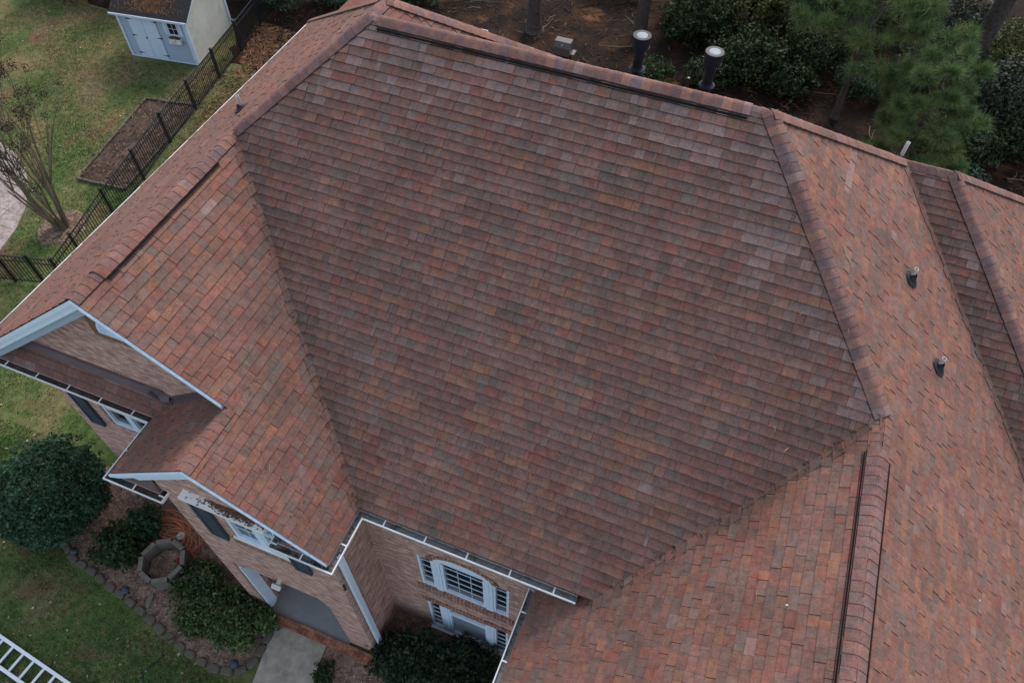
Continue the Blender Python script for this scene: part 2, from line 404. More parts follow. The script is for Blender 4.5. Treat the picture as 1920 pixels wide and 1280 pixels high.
def dist_seg(p, a, b):
    a = Vector(a); b = Vector(b); d = b-a; t = max(0, min(1, (p-a).dot(d)/d.dot(d))); return (p-(a+d*t)).length
R1, R2 = Vector((0,0,zR)), Vector((x2,0,zR)); L1 = Vector((xl, yF(zl), zl)); A1 = Vector((xr, yA, zr))
VL, VR = Vector((xC, yE, zE)), Vector((xV, yE, zE))
def pale_F(p):
    d1 = dist_seg(p, R1, R2); d2 = dist_seg(p, R2, A1); d3 = dist_seg(p, R1, L1)
    n = noise.noise(Vector((p.x*.55, p.y*.8, 3.1)))*.5+.5
    a = max(0, 1-d1/(.75+1.5*n)); b = max(0, 1-d2/(.5+.9*n))*.9; c = max(0, 1-d3/.9)*.6
    q = noise.noise(Vector((p.x*1.9, p.y*2.3, 8.)))*.5+.5
    return min(.8, max(a, b, c)*1.5*max(0,(q-.22))*2.0)+.004
def brown_v(a, b, wdt, k):  # share of brown: strongest on the valley line, uneven in width
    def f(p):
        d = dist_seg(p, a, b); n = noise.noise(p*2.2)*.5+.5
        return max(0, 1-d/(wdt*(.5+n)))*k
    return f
shingles('roof_slope', pF, [[(0,0),(x2,0),(xr,yA),(xV+.1,yE+.1),(xC-.1,yE+.1),(xl,L1.y)]], (0,1), PAL_F, 11, pale_F, .026, blend=.85, stain=lambda p: .45*max(0, 1-dist_seg(p, L1, VL)/(.25+.5*(noise.noise(p*1.3)*.5+.5))))  # tabs turn browner towards the left valley
y1b = .55; yrear = y1b+(zR-5.6)/.82
shingles('roof_slope', pHL, [[(0,0),(xl,L1.y),(xeL+.06,L1.y),(xeL+.06,0)], [(xl,L1.y),(xl,yLf),(xeL+.06,yLf),(xeL+.06,L1.y)], [(0,0),(0,y1b),(xeL+.06,yrear),(xeL+.06,0)]], (1,0), PAL_W, 12, None, .012)
yv58 = yLf; xv58 = xl+ (L1.y-yLf)*(xC-xl)/(L1.y-yE)
shingles('roof_slope', pLR, [[(xl,L1.y),(xv58,yLf),(xl,yLf)], [(xbr,yLf),(xv58,yLf),(xC-.09,yE+.1),(xC-.09,yBf),(xbr,yBf)]], (-1,0), PAL_W, 13, None, .016, stain=brown_v(L1, VL, .16, .4))
shingles('roof_slope', pBL, [[(xbr,yBf),(xbr,-5.38),(xbg+.11,-5.38),(xbg+.11,yBf)]], (1,0), PAL_W, 14, None, .012)
yRWf = -7.42
shingles('roof_slope', pRL, [[(xr,yA),(xV,yE),(xr,yE)], [(xr,yE),(xr,yRWf),(xRW+.1,yRWf),(xRW+.1,yE)], [(xRW+.1,yE),(xV,yE),(xV+.24,yE+.24),(xRW+.1,yE+.24)]], (1,0), PAL_W, 15, None, .015, stain=brown_v(A1, VR, .30, .6))
xw1 = x2+2.5; yw1 = 2.6; zw = zR-ss*2.5; xw2 = 9.80; sf2 = ss*2.5/2.6*0+ .8085
pF2 = lambda x, y: zw - sf2*(yw1-y)
pHR2 = lambda x, y: zw - ss*(x-xw2)
qE = (zw-zRW)/ss; xRE = xw1+qE; yq = yw1-(zw-zRW)/sf2
W1, W2 = Vector((xw1,yw1,zw)), Vector((xw2,yw1,zw)); V2 = Vector((xRE, yq, zRW)); H2 = Vector((xw2+qE, yq, zRW))
shingles('roof_slope', pHR, [[(x2,0),(xw1,yw1),(xRE,yq),(xRE,yA),(xr,yA)], [(xr,yA),(xRE,yA),(xRE,yRWf),(xr,yRWf)]], (-1,0), PAL_W, 16, None, .013, stain=brown_v(W1, V2, .28, .5))
shingles('roof_slope', pF2, [[(xw1,yw1),(xw2,yw1),(H2.x,H2.y),(V2.x,V2.y)]], (0,1), PAL_F, 17, lambda p:   .12 if dist_seg(p, W2, H2) < .8 else .03, .022, stain=brown_v(W1, V2, .35, .55))
shingles('roof_slope', pHR2, [[(xw2,yw1),(xw2+qE,yw1+4.4),(H2.x,H2.y)]], (-1,0), PAL_W, 18, None, .013)
# rear slopes (mostly out of sight) and the rear bump-out
pG = lambda x, y: zR - .82*x
pRear = lambda x, y: zR - .82*(y-y1b)
shingles('roof_slope', pG, [[(0,0),(0,y1b),(2.2,y1b+2.2),(2.2,2.2)]], (-1,0), PAL_W, 19, None, .013)
mb = MB()
mb.face([(0,y1b,zR-.02),(xeL,yrear,pHL(xeL,0)-.02),(6.2,yrear,5.58),(6.2,y1b+6.2,zR-.82*6.2)], TAUPE)
mb.face([(0,0,zR-.02),(x2,0,zR-.02),(xw1,yw1,zw-.02),(xw1,6.02,5.78),(5.9,6.02,5.78)], TAUPE)
mb.face([(xw1,yw1,zw-.02),(xw2,yw1,zw-.02),(xw2+qE,yw1+4.4,zRW),(xw1,yw1+4.4,zRW)], TAUPE)
mb.build('rear_roof_slope', M['shingle'], house)
mb = MB(); xbq, ybq = -1.62, 8.39
mb.face([(xbq,ybq,5.35),(xbq,4.6,5.35),(-4,4.6,7.30),(-4,6.0,7.30)][::-1], RUST)
mb.face([(xbq,ybq,5.35),(-4,6.0,7.30),(-6.1,ybq,5.35)][::-1], TAUPE)
mb.build('rear_roof_slope', M['shingle'], house)

# shingles of the front slope carried a little way across the valleys onto the side slopes
def weave(A, B, plane, ux, pal, seed, dmax=.20, lo=.05):
    rg = random.Random(seed); mb = MB(); n = int((A.z-B.z)/RISE); k0 = (A.z-zE)/RISE; nrm = Vector((ux[0]*-1, 0, 1)).normalized()
    for k in range(n+1):
        zb_ = A.z-((A.z-zE) % RISE)-k*RISE; zt_ = min(A.z, zb_+RISE)
        if zb_ < B.z-.01: break
        P = lambda z: A.lerp(B, (A.z-z)/(A.z-B.z))
        v0, v1 = P(zb_), P(zt_); d = rg.uniform(lo, dmax); d1 = d*rg.uniform(.75,1.05); h0, h1 = nrm*.034, nrm*.020; e = Vector((0,-1,0))
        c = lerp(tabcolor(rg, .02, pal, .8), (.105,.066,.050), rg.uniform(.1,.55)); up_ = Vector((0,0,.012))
        a0, a1, b0, b1 = v0+h0+Vector((.03*ux[1],0,0)), v1+h1+Vector((.03*ux[1],0,0)), v0+e*d+h0*.75, v1+e*d1+h1*.8
        mb.face([a0, a1, b1, b0], c); mb.face([a0, b0, b0-nrm*.03, a0-nrm*.03], BUTT); mb.face([b0, b1, b1-nrm*.03, b0-nrm*.03], BUTT)
    return mb.build('valley_shingles', M['shingle'], house)
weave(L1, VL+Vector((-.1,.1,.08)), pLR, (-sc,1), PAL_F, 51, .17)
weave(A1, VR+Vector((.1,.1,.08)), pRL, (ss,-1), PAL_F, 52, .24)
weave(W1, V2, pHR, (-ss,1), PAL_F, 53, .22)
# ------------------------------------------------------------------ hip and ridge caps
def caps(name, A, B, nL, nR, seed, wd=.165, lift=.0, expo=.145, pal=None, arch=.028, edge=False):
    # A = lower / start end, B = upper / far end; nL,nR = directions down each side (unit, in the slopes)
    rg = random.Random(seed); A = Vector(A); B = Vector(B); d = (B-A); L = d.length; d.normalize()
    nL = (Vector(nL)-d*Vector(nL).dot(d)).normalized(); nR = (Vector(nR)-d*Vector(nR).dot(d)).normalized()
    upv = (-(nL+nR)); upv = upv.normalized() if upv.length > .05 else nL.cross(d).normalized()
    if upv.z < 0: upv = -upv
    mb = MB(); n = int(L/expo)+1
    pal = pal or [(.45, (.155,.088,.082)), (.25, (.185,.098,.082)), (.2, (.135,.090,.092)), (.1, (.21,.115,.085))]
    sv_ = (nR-nL); sv_ = (sv_-d*sv_.dot(d)).normalized(); kd = abs(nR.dot(upv)); hr = abs(nR.dot(sv_)); EP = .34
    ts = [-1, -.75, -.5, -.25, 0, .25, .5, .75, 1]
    def prof(t, h):
        return sv_*(hr*wd*t) + upv*(h + kd*wd*(math.sqrt(1+EP*EP)-1) - kd*wd*(math.sqrt(t*t+EP*EP)-0) + kd*wd*0.0)
    for i in range(n):
        s0 = i*expo; s1 = min(L, s0+expo*1.08)
        if s0 >= L: break
        c = tabcolor(rg, .03, pal); hb_ = .010 if name == 'hip_cap' else 0; h0 = lift+hb_+.041+rg.random()*.002; h1 = lift+hb_+.035
        jit = rg.uniform(-.004,.004)
        r0 = [A+d*s0+prof(t, h0)+Vector((jit,jit,0)) for t in ts]; r1 = [A+d*s1+prof(t, h1) for t in ts]
        for j in range(len(ts)-1):
            mb.face([r0[j], r0[j+1], r1[j+1], r1[j]], c)
            mb.face([r0[j+1], r0[j], r0[j]-upv*.012, r0[j+1]-upv*.012], (.075,.046,.040))
        for r_ in ((r0[0], r1[0]), (r1[-1], r0[-1])): mb.face([r_[0], r_[1], r_[1]-upv*(.03+lift), r_[0]-upv*(.03+lift)], (.060,.040,.035))
    # close far end
    r1 = [A+d*L+prof(t, lift+.012) for t in ts]
    for j in range(len(ts)-1): mb.face([r1[j], r1[j+1], r1[j+1]-upv*(.03+lift), r1[j]-upv*(.03+lift)], BUTT)
    return mb.build(name, M['shingle'], house)
def dn(f, x, y):    # unit vector down a slope f(x,y)
    gx = f(1,0)-f(0,0); gy = f(0,1)-f(0,0); g = math.hypot(gx, gy); return Vector((-gx/g, -gy/g, -g)).normalized()
dF, dHL, dLR, dHR, dRL, dBL, dF2, dHR2 = [dn(f,0,0) for f in (pF,pHL,pLR,pHR,pRL,pBL,pF2,pHR2)]
dBK = Vector((0,1,-sf)).normalized(); dRear = Vector((0,1,-.82)).normalized(); dG = Vector((1,0,-.82)).normalized()
LF = Vector((xl, yLf, zl)); AF = Vector((xr, yRWf, zr))
caps('hip_cap', L1, R1, dHL, dF, 21); caps('hip_cap', A1, R2, dF, dHR, 22)
ridgepal = [(.4, (.20,.105,.085)), (.3, (.175,.10,.09)), (.15, (.155,.105,.108)), (.15, (.235,.12,.09))]
caps('ridge_cap', R1, Vector((.22,0,zR)), dF, dBK, 23, pal=ridgepal); caps('ridge_cap', Vector((6.15,0,zR)), R2, dF, dBK, 24, pal=ridgepal)
caps('ridge_cap', Vector((.20,0,zR)), Vector((6.17,0,zR)), dF, dBK, 25, wd=.185, lift=.026, expo=.15, pal=ridgepal)
caps('ridge_cap', Vector((xl,-2.55,zl)), L1, dHL, dLR, 26, pal=ridgepal); caps('ridge_cap', LF, Vector((xl,-5.25,zl)), dHL, dLR, 27, pal=ridgepal)
caps('ridge_cap', Vector((xl,-5.27,zl)), Vector((xl,-2.53,zl)), dHL, dLR, 28, wd=.185, lift=.018, expo=.15, pal=ridgepal)
caps('ridge_cap', Vector((xr,-3.42,zr)), A1, dRL, dHR, 29, pal=ridgepal)
caps('ridge_cap', AF, Vector((xr,-3.40,zr)), dRL, dHR, 30, wd=.188, lift=.010, expo=.15, pal=[(.5,(.185,.105,.098)),(.3,(.165,.105,.10)),(.2,(.2,.11,.09))])
caps('hip_cap', W1, R2, dHR, dBK, 31, pal=ridgepal)
caps('ridge_cap', W1, W2, dF2, dBK, 32); caps('hip_cap', H2, W2, dF2, dHR2, 33)
caps('hip_cap', (xw2+qE,yw1+4.4,zRW), W2, dHR2, dBK, 34, pal=ridgepal)
caps('ridge_cap', (0,y1b,zR), R1, dHL, dG, 35, pal=ridgepal); caps('hip_cap', (6.2,y1b+6.2,zR-.82*6.2), (0,y1b,zR), dG, dRear, 36, pal=ridgepal)
caps('hip_cap', (xeL,yrear,pHL(xeL,0)), (0,y1b,zR), dHL, dRear, 37, pal=ridgepal)
caps('hip_cap', (xbq,ybq,5.35), (-4,6.0,7.30), dG, dRear, 38, pal=ridgepal)
caps('ridge_cap', (xbr,yBf,zb), (xbr,yLf+.02,zb), dBL, dLR, 39, pal=ridgepal, wd=.15)
# ridge vents: black edges under the raised caps
def vent_strip(A, B, side, off, k=1.0):
    mb = MB(); A = Vector(A); B = Vector(B); d = (B-A).normalized(); s = Vector(side); nn = d.cross(s).normalized()
    if nn.z < 0: nn = -nn
    c0 = A+s*off; c1 = B+s*off
    mb.obox((c0+c1)/2+nn*.030, d, s, nn, (B-A).length/2, .015*k, .014*k)
    mb.obox((c0+c1)/2+s*.030+nn*.024, d, s, nn, (B-A).length/2, .004*k, .008*k)
    return mb.build('ridge_vent', M['vent'], house)
vent_strip((.22,0,zR), (6.15,0,zR), dF, .195, 1.05); vent_strip((.22,0,zR), (6.15,0,zR), dBK, .19)
vent_strip((xl,-5.25,zl), (xl,-2.55,zl), dLR, .185, .6); vent_strip((xl,-5.25,zl), (xl,-2.55,zl), dHL, .16, .4)
vent_strip((xr,yRWf+.02,zr), (xr,-3.44,zr), dRL, .192, .45); vent_strip((xr,yRWf+.02,zr), (xr,-3.5,zr), dHR, .188, .3)

def boxes(name, mat, lst, parent=None):
    for a, b in lst: q_ = MB(); q_.box(a, b); q_.build(name, mat, parent or house)
# ------------------------------------------------------------------ walls
def wall(poly, holes, fix, thick, axis, mat=None, name='wall'):
    # wall in plane axis=fix ('y': coords (x,z), outer face towards -Y; 'x': coords (y,z)); thick = inward vector length (signed)
    us = sorted({p[0] for p in poly}|{h[0] for h in holes}|{h[1] for h in holes}); vs = sorted({h[2] for h in holes}|{h[3] for h in holes}|{min(p[1] for p in poly), max(p[1] for p in poly)})
    mb = MB()
    P = (lambda u, v, d: (u, fix+d, v)) if axis == 'y' else (lambda u, v, d: (fix+d, u, v))
    for i in range(len(us)-1):
        for j in range(len(vs)-1):
            cu, cv = (us[i]+us[i+1])/2, (vs[j]+vs[j+1])/2
            if any(h[0] < cu < h[1] and h[2] < cv < h[3] for h in holes): continue
            q = clip_convex([(us[i],vs[j]),(us[i+1],vs[j]),(us[i+1],vs[j+1]),(us[i],vs[j+1])], poly)
            if len(q) < 3: continue
            mb.face([P(u,v,0) for u,v in q]); mb.face([P(u,v,thick) for u,v in q[::-1]])
    for a, b, c, d in holes:
        for p, q in (((a,c),(b,c)),((b,c),(b,d)),((b,d),(a,d)),((a,d),(a,c))):
            mb.face([P(*p,0),P(*q,0),P(*q,thick),P(*p,thick)])
    n = len(poly)
    for i in range(n):
        p, q = poly[i], poly[(i+1)%n]; mb.face([P(*p,0),P(*q,0),P(*q,thick),P(*p,thick)])
    return mb.build(name, mat or M['brick'], house)
XLW, XBL, XBR, YLW, YB, YM = -5.2, -.97, 2.13, -5.42, -6.82, -5.80
wall([(XLW,0),(XBR,0),(XBR,pLR(XBR,0)-.06),(xl,zl-.06),(XLW,pHL(XLW,0)-.06)], [(-4.20,-2.95,3.6,4.85)], YLW, .25, 'y')
BAYW = (.17,1.20,4.86,6.25); ARCH = (-.52,1.50,.02,2.86)
wall([(XBL,0),(XBR,0),(XBR,pLR(XBR,0)-.06),(xbr,zb-.06),(XBL,pBL(XBL,0)-.06)], [BAYW, ARCH], YB, .32, 'y')
wall([(YB+.003,0),(YLW,0),(YLW,5.9),(YB+.003,5.9)], [], XBR-.003, -.25, 'x')
wall([(YLW,0),(YM,0),(YM,5.9),(YLW,5.9)], [], XBR-.006, -.25, 'x')
wall([(YB+.003,0),(YLW,0),(YLW,5.9),(YB+.003,5.9)], [], XBL+.003, .25, 'x')
UW = (3.02,4.80,2.85,4.36); CW = (3.44,4.38,4.36,4.66); LWn = (3.02,4.80,.06,1.90)
wall([(XBR-.2,0),(5.7,0),(5.7,5.72),(XBR-.2,5.72)], [UW, CW, LWn], YM, .25, 'y')
wall([(yRWf+.702,0),(YM,0),(YM,4.95),(yRWf+.702,4.95)], [], 5.503, .25, 'x')
wall([(5.5,0),(12.9,0),(12.9,pHR(12.9,0)-.1),(xr,zr-.1),(5.5,pRL(5.5,0)-.1)], [], yRWf+.45, .25, 'y')
wall([(YLW+.252,0),(5.9,0),(5.9,6.1),(YLW+.252,6.1)], [], XLW+.003, .25, 'x')
wall([(yRWf+.702,0),(5.69,0),(5.69,4.9),(yRWf+.702,4.9)], [], 12.897, -.25, 'x')
wall([(12.9,0),(H2.x-.3,0),(H2.x-.3,4.9),(12.9,4.9)], [], yq+.3, .25, 'y')
wall([(yq+.552,0),(6.6,0),(6.6,4.9),(yq+.552,4.9)], [], H2.x-.303, -.25, 'x')
wall([(XLW,0),(12.9,0),(12.9,5.0),(XLW,5.6)], [], 5.95, -.25, 'y')
wall([(5.95,0),(8.1,0),(8.1,5.5),(5.95,5.5)], [], -1.9, -.2, 'x')
wall([(-5.2,0),(-1.9,0),(-1.9,5.5),(-5.2,5.5)], [], 8.1, -.2, 'y')
# porch recess behind the arch: back wall, side walls, ceiling
mb = MB(); mb.box((XBL+.25,-5.0,0),(XBR-.25,-4.8,3.2)); mb.build('porch_wall', M['brick'], house)
mb = MB(); mb.box((XBL+.25,-6.5,2.95),(XBR-.26,-5.0,3.05)); mb.build('porch_ceiling', M['white'], house)
mb = MB(); mb.box((XBL+.26,-6.79,-.05),(XBR-.26,-4.9,.045)); mb.box((-.50,-6.90,-.05),(1.48,-6.79,.040)); mb.build('porch_floor', M['porch'], house)
# arch shoulders, soldier surround, white jamb board on the left reveal
for sh_ in (0,1):
  mb = MB()
  if sh_ == 0: mb.prism([(1.501,YB,2.861),(1.501,YB,2.45),(1.30,YB,2.861)], (0,.32,0))
  else: mb.prism([(-.521,YB,2.861),(-.30,YB,2.861),(-.521,YB,2.62)], (0,.32,0))
  mb.build('arch_shoulder', M['brick'], house)
mb = MB(); mb.box((-.62,YB-.012,.02),(-.521,YB+.0,2.86)); mb.build('arch_soldier_course', M['soldier'], house)
mb = MB()
jp = [(-.513,YB-.01,.22),(-.513,YB+.03,.14),(-.513,YB+.16,.14),(-.513,YB+.21,.24),(-.513,YB+.21,2.70),(-.513,YB-.01,2.70)]
mb.prism(jp, (.045,0,0)); mb.build('arch_jamb_board', M['white'], house)
# brick soldier band between the stacked front windows, sills, gable vent surround
boxes('soldier_course', M['soldier'], [((2.92,YM-.05,2.60),(4.90,YM,2.85)),((2.92,YM-.035,1.90),(4.90,YM,2.08)),((2.92,YM-.07,-.1),(4.90,YM,.06))])
mb = MB()
for i in range(14):
    a0, a1 = math.pi*i/14, math.pi*(i+1)/14; cx, cz, ra, rb = 3.91, 4.38, .565, .70; ze_ = .62
    mb.prism([(cx+ra*math.cos(a0),YM-.02,cz+ra*ze_*math.sin(a0)),(cx+rb*math.cos(a0),YM-.02,cz+rb*ze_*math.sin(a0)),(cx+rb*math.cos(a1),YM-.02,cz+rb*ze_*math.sin(a1)),(cx+ra*math.cos(a1),YM-.02,cz+ra*ze_*math.sin(a1))], (0,.02,0))
mb.build('window_arch_course', M['soldier'], house)
# half-round gable vent on the left gable
gv = MB(); cx, cz = -1.80, 7.80
gv.prism([(cx+.50*math.cos(math.pi*i/16), YLW-.06, cz+.50*math.sin(math.pi*i/16)) for i in range(17)], (0,.06,0))
g = gv.build('gable_vent', M['white'], house)
sl_ = MB()
for k in range(7):
    z = cz+.05+.06*k; hw = math.sqrt(max(0,.44**2-(z-cz)**2)); sl_.box((cx-hw,YLW-.085,z),(cx+hw,YLW-.06,z+.022))
sl_.build('louvre', M['white'], g)
mb = MB()
for i in range(22):
    a0, a1 = math.pi*i/22+.006, math.pi*(i+1)/22-.006
    mb.prism([(cx+.51*math.cos(a0),YLW-.025,cz+.51*math.sin(a0)),(cx+.70*math.cos(a0),YLW-.025,cz+.70*math.sin(a0)),(cx+.70*math.cos(a1),YLW-.025,cz+.70*math.sin(a1)),(cx+.51*math.cos(a1),YLW-.025,cz+.51*math.sin(a1))], (0,.025,0))
for i in range(14): mb.box((cx-.70+.1*i+.006,YLW-.03,cz-.20),(cx-.70+.1*i+.094,YLW,cz-.005))
mb.build('gable_vent_brick_surround', plain('vent_surround_brick', (.24,.125,.085), .9, .4, 9), house)
# ------------------------------------------------------------------ pent roofs
def slab(poly, t, mb, col): # sloping sheet with thickness
    a, b, c = [Vector(p) for p in poly[:3]]; n = (b-a).cross(c-a).normalized()
    if n.z < 0: n = -n
    mb.prism([Vector(p) for p in poly], -n*t, col)
pentf = lambda x, y: 5.80 + (y+5.74)*1.15
mbp = MB(); rg = random.Random(5)
mbp.face([(xeL+.1,-5.74,5.78),(-1.9,-5.74,5.78),(-1.74,YLW,pentf(0,YLW)-.02),(xeL+.1,YLW,pentf(0,YLW)-.02)], BUTT)
for k in range(3):
    ya, yb_ = -5.76+.115*k, -5.76+.115*(k+1)+.01; x = xeL+.1
    while x < -1.75:
        xb = min(-1.72, x+rg.uniform(.2,.42)); c = tabcolor(rg, .02, [(.6,(.16,.085,.075)),(.4,(.185,.10,.08))])
        h0, h1 = .020+rg.choice((0,.005)), .004
        q = [(x+.002,ya,pentf(0,ya)+h0),(xb-.002,ya,pentf(0,ya)+h0),(xb-.002,yb_,pentf(0,yb_)+h1),(x+.002,yb_,pentf(0,yb_)+h1)]
        mbp.face(q, c); mbp.face([q[1],q[0],(x,ya,pentf(0,ya)-.01),(xb,ya,pentf(0,ya)-.01)], BUTT); x = xb
mbp.build('pent_roof', M['shingle'], house)
mb = MB()
mb.face([(xeL+.35,-5.50,pentf(0,-5.50)+.018),(-1.78,-5.50,pentf(0,-5.50)+.018),(-1.78,YLW-.004,pentf(0,YLW)+.035),(xeL+.35,YLW-.004,pentf(0,YLW)+.035)])
mb.face([(xeL+.35,YLW-.004,pentf(0,YLW)+.035),(-1.78,YLW-.004,pentf(0,YLW)+.035),(-1.78,YLW-.004,pentf(0,YLW)+.16),(xeL+.9,YLW-.004,pentf(0,YLW)+.16)])
xs0 = -1.78
mb.face([(xs0,YLW-.006,pBL(xs0,0)+.01),(-.35,YLW-.006,pBL(-.35,0)+.01),(-.35,YLW-.006,pBL(-.35,0)+.13),(xs0,YLW-.006,pBL(xs0,0)+.15)])
mb.face([(xs0,YLW-.09,pBL(xs0,0)+.02),(-.35,YLW-.09,pBL(-.35,0)+.02),(-.35,YLW-.006,pBL(-.35,0)+.03),(xs0,YLW-.006,pBL(xs0,0)+.03)])
mb.face([(-2.15,YLW-.10,pentf(0,YLW-.10)+.03),(-1.70,YLW-.10,pBL(-1.70,0)+.03),(-1.70,YLW-.007,pBL(-1.7,0)+.15),(-2.15,YLW-.007,pentf(0,YLW)+.16)])
mb.prism([(-2.06,YLW-.10,pentf(0,YLW-.1)-.05),(-1.62,YLW-.10,pentf(0,YLW-.1)-.05),(-1.62,YLW-.10,pBL(-1.62,0)+.03),(-1.85,YLW-.10,pBL(-1.80,0)+.10),(-2.06,YLW-.10,pentf(0,YLW)+.06)], (0,.09,0))
mb.build('wall_flashing', M['flash'], house)
# cornice returns on the bay
c1 = (.15,.09,.092)
mb = MB(); mb.face([(xbg+.12,-6.90,5.80),(-.95,-6.90,5.80),(-1.04,YB,6.13),(xbg+.45,YB,6.13)], c1); mb.face([(-.95,-6.90,5.80),(-.95,YB,5.80),(-1.04,YB,6.13)], c1); mb.build('cornice_return_roof', M['shingle'], house)
mb = MB(); mb.face([(1.29,-6.90,5.80),(2.12,-6.90,5.80),(1.95,YB,6.08),(1.38,YB,6.13)], c1); mb.face([(1.29,YB,5.80),(1.29,-6.90,5.80),(1.38,YB,6.13)], c1); mb.build('cornice_return_roof', M['shingle'], house)
boxes('soffit', M['white'], [((xbg+.13,-6.89,5.60),(-.96,YB-.003,5.69)),((xbg+.13,YB-.002,5.60),(XBL-.003,YLW-.003,5.68)),((1.29,-6.89,5.60),(2.16,YB-.003,5.69)),((XBR+.003,-6.89,5.60),(xC-.12,YM-.2,5.69)),
 ((XBR+.003,-5.912,5.60),(5.9,YM-.003,5.695)),((xeL+.13,-5.74,5.58),(xbg+.12,YLW-.003,5.68)),((xeL+.13,YLW+.0,5.38),(XLW-.003,6.6,5.46)),((5.30,yRWf+.05,4.78),(5.497,YM-.003,4.88))])

# rake boards
def rake(A, B, h=.22, depth=.05, frieze=.0):
    mb = MB(); A = Vector(A); B = Vector(B)
    mb.prism([A, B, B+Vector((0,0,-h)), A+Vector((0,0,-h))], (0,depth,0))
    mb.prism([A+Vector((0,-.03,.0)), B+Vector((0,-.03,.0)), B+Vector((0,-.03,-.075)), A+Vector((0,-.03,-.075))], (0,.029,0))
    mb.prism([A+Vector((0,-.015,-.08)), B+Vector((0,-.015,-.08)), B+Vector((0,-.015,-.115)), A+Vector((0,-.015,-.115))], (0,.014,0))
    if frieze:
        mb.prism([A+Vector((0,depth,-h+.03)), B+Vector((0,depth,-h+.03)), B+Vector((0,depth,-h)), A+Vector((0,depth,-h))], (0,frieze-depth,0))
        mb.prism([A+Vector((0,frieze-.04,-h-.001)), B+Vector((0,frieze-.04,-h-.001)), B+Vector((0,frieze-.04,-h-.19)), A+Vector((0,frieze-.04,-h-.19))], (0,.036,0))
    return mb.build('rake_board', M['white'], house)
dz = -.015
rake((xeL+.05,yLf+.0,pHL(xeL+.05,0)+dz), (xl,yLf,zl+dz), .22, .04, .0)
mb = MB(); mb.prism([(xeL+.4,yLf+.05,pHL(xeL+.4,0)-.23),(xl-.02,yLf+.05,zl-.25),(xl-.02,yLf+.05,zl-.42),(xeL+.6,yLf+.05,pHL(xeL+.6,0)-.41)], (0,.30,0)); mb.build('rake_frieze', plain('grey_blue_frieze_paint', (.36,.42,.52), .5, .06, 4), house)
rake((xl,yLf,zl+dz), (.12,yLf,pLR(.12,0)+dz), .12, .04, .0)
rake((xbg+.08,yBf,pBL(xbg+.08,0)+dz), (xbr,yBf,zb+dz), .17, .03, .10)
rake((xbr,yBf,zb+dz), (xC-.12,yBf,pLR(xC-.12,0)+dz), .09, .03, .0)
rake((xRW+.05,yRWf,pRL(xRW+.05,0)+dz), (xr,yRWf,zr+dz), .22, .04, .4); rake((xr,yRWf,zr+dz), (13.1,yRWf,pHR(13.1,0)+dz), .22, .04, .4)
mb = MB(); mb.prism([(xbq+.02,ybq-.6,5.32),(xbq+.02,ybq+.02,5.32),(xbq+.02,ybq+.02,5.17),(xbq+.02,ybq-.6,5.17)], (.04,0,0)); mb.box((-6.0,ybq+.02,5.17),(xbq+.06,ybq+.06,5.32)); mb.build('rear_fascia', M['white'], house)

# ------------------------------------------------------------------ gutters: 'line' is the outer lip, house on the left of travel if side=+1
def gutter(line, z, side, hangers=.62, close=True, inner='gutin'):
    pts = [Vector((p[0], p[1])) for p in line]; n = len(pts)
    def off(d):
        out = []
        for i in range(n):
            ns = []
            if i > 0: t = (pts[i]-pts[i-1]).normalized(); ns.append(Vector((-t.y, t.x))*side)
            if i < n-1: t = (pts[i+1]-pts[i]).normalized(); ns.append(Vector((-t.y, t.x))*side)
            if len(ns) == 1: out.append(pts[i]+ns[0]*d)
            else:
                b = ns[0]+ns[1]; b = b/ (b.dot(ns[0])) ; out.append(pts[i]+b*d)
        return out
    prof = [(0,.012),(.0,-.03),(.022,-.065),(.034,-.115),(.125,-.115),(.125,.02),(.121,.02),(.121,-.108),(.037,-.108),(.026,-.06),(.005,-.028),(.020,-.004),(.020,.012)]
    rows = [off(d) for d, _ in prof]
    mb = MB(); K = len(prof)
    for i in range(n-1):
        for k in range(K):
            k2 = (k+1) % K
            a, b, c, d = (*rows[k][i], z+prof[k][1]), (*rows[k][i+1], z+prof[k][1]), (*rows[k2][i+1], z+prof[k2][1]), (*rows[k2][i], z+prof[k2][1])
            mb.face([a, b, c, d], None, 1 if 6 <= k <= 10 else 0)
    for i in (0, n-1):
        if close: mb.face([(*rows[k][i], z+prof[k][1]) for k in (0,1,2,3,4,5)])
    g = mb.build('gutter', [M['alum'], M[inner]], house)
    for i in range(n-1):
        t = pts[i+1]-pts[i]; L = t.length; t.normalize(); nn = Vector((-t.y, t.x))*side; m = max(1, int(L/hangers))
        for j in range(m):
            c = pts[i]+t*(L*(j+.5)/m); a = c+nn*.01; b = c+nn*.125
            hb = MB(); hb.beam((a.x,a.y,z+.006), (b.x,b.y,z+.010), .012, .003); hb.build('gutter_hanger', M['alum'], g)
    return g
gutter([(xeL-.02,-5.87),(xeL-.02,yrear)], 5.56, -1)
gutter([(xeL-.02,-5.87),(xbg-.0,-5.87),(xbg,-7.02),(-.83,-7.02),(-.83,YB)], 5.80, 1, .62, True, 'gutdirt')
gutter([(1.162,YB),(1.162,-7.02),(xC+.02,-7.02),(xC+.02,-6.04),(5.955,-6.04)], 5.80, 1, .72)
gutter([(xRW-.02,-5.82),(xRW-.02,yRWf+.0)], 5.0, -1 if False else 1, .7)
gutter([(xRE+.09,yRWf),(xRE+.09,yq-.09),(H2.x+.09,yq-.09),(H2.x+.09,yw1+4.3)], 4.97, 1, 1.2)
boxes('soffit', M['white'], [((12.9,yRWf+.05,4.76),(xRE-.04,yq+.0,4.86)),((12.9,yq+.04,4.76),(H2.x-.05,yq+.298,4.86))])
gutter([(xbq+.06,ybq+.1),(-6.0,ybq+.1)], 5.33, 1)
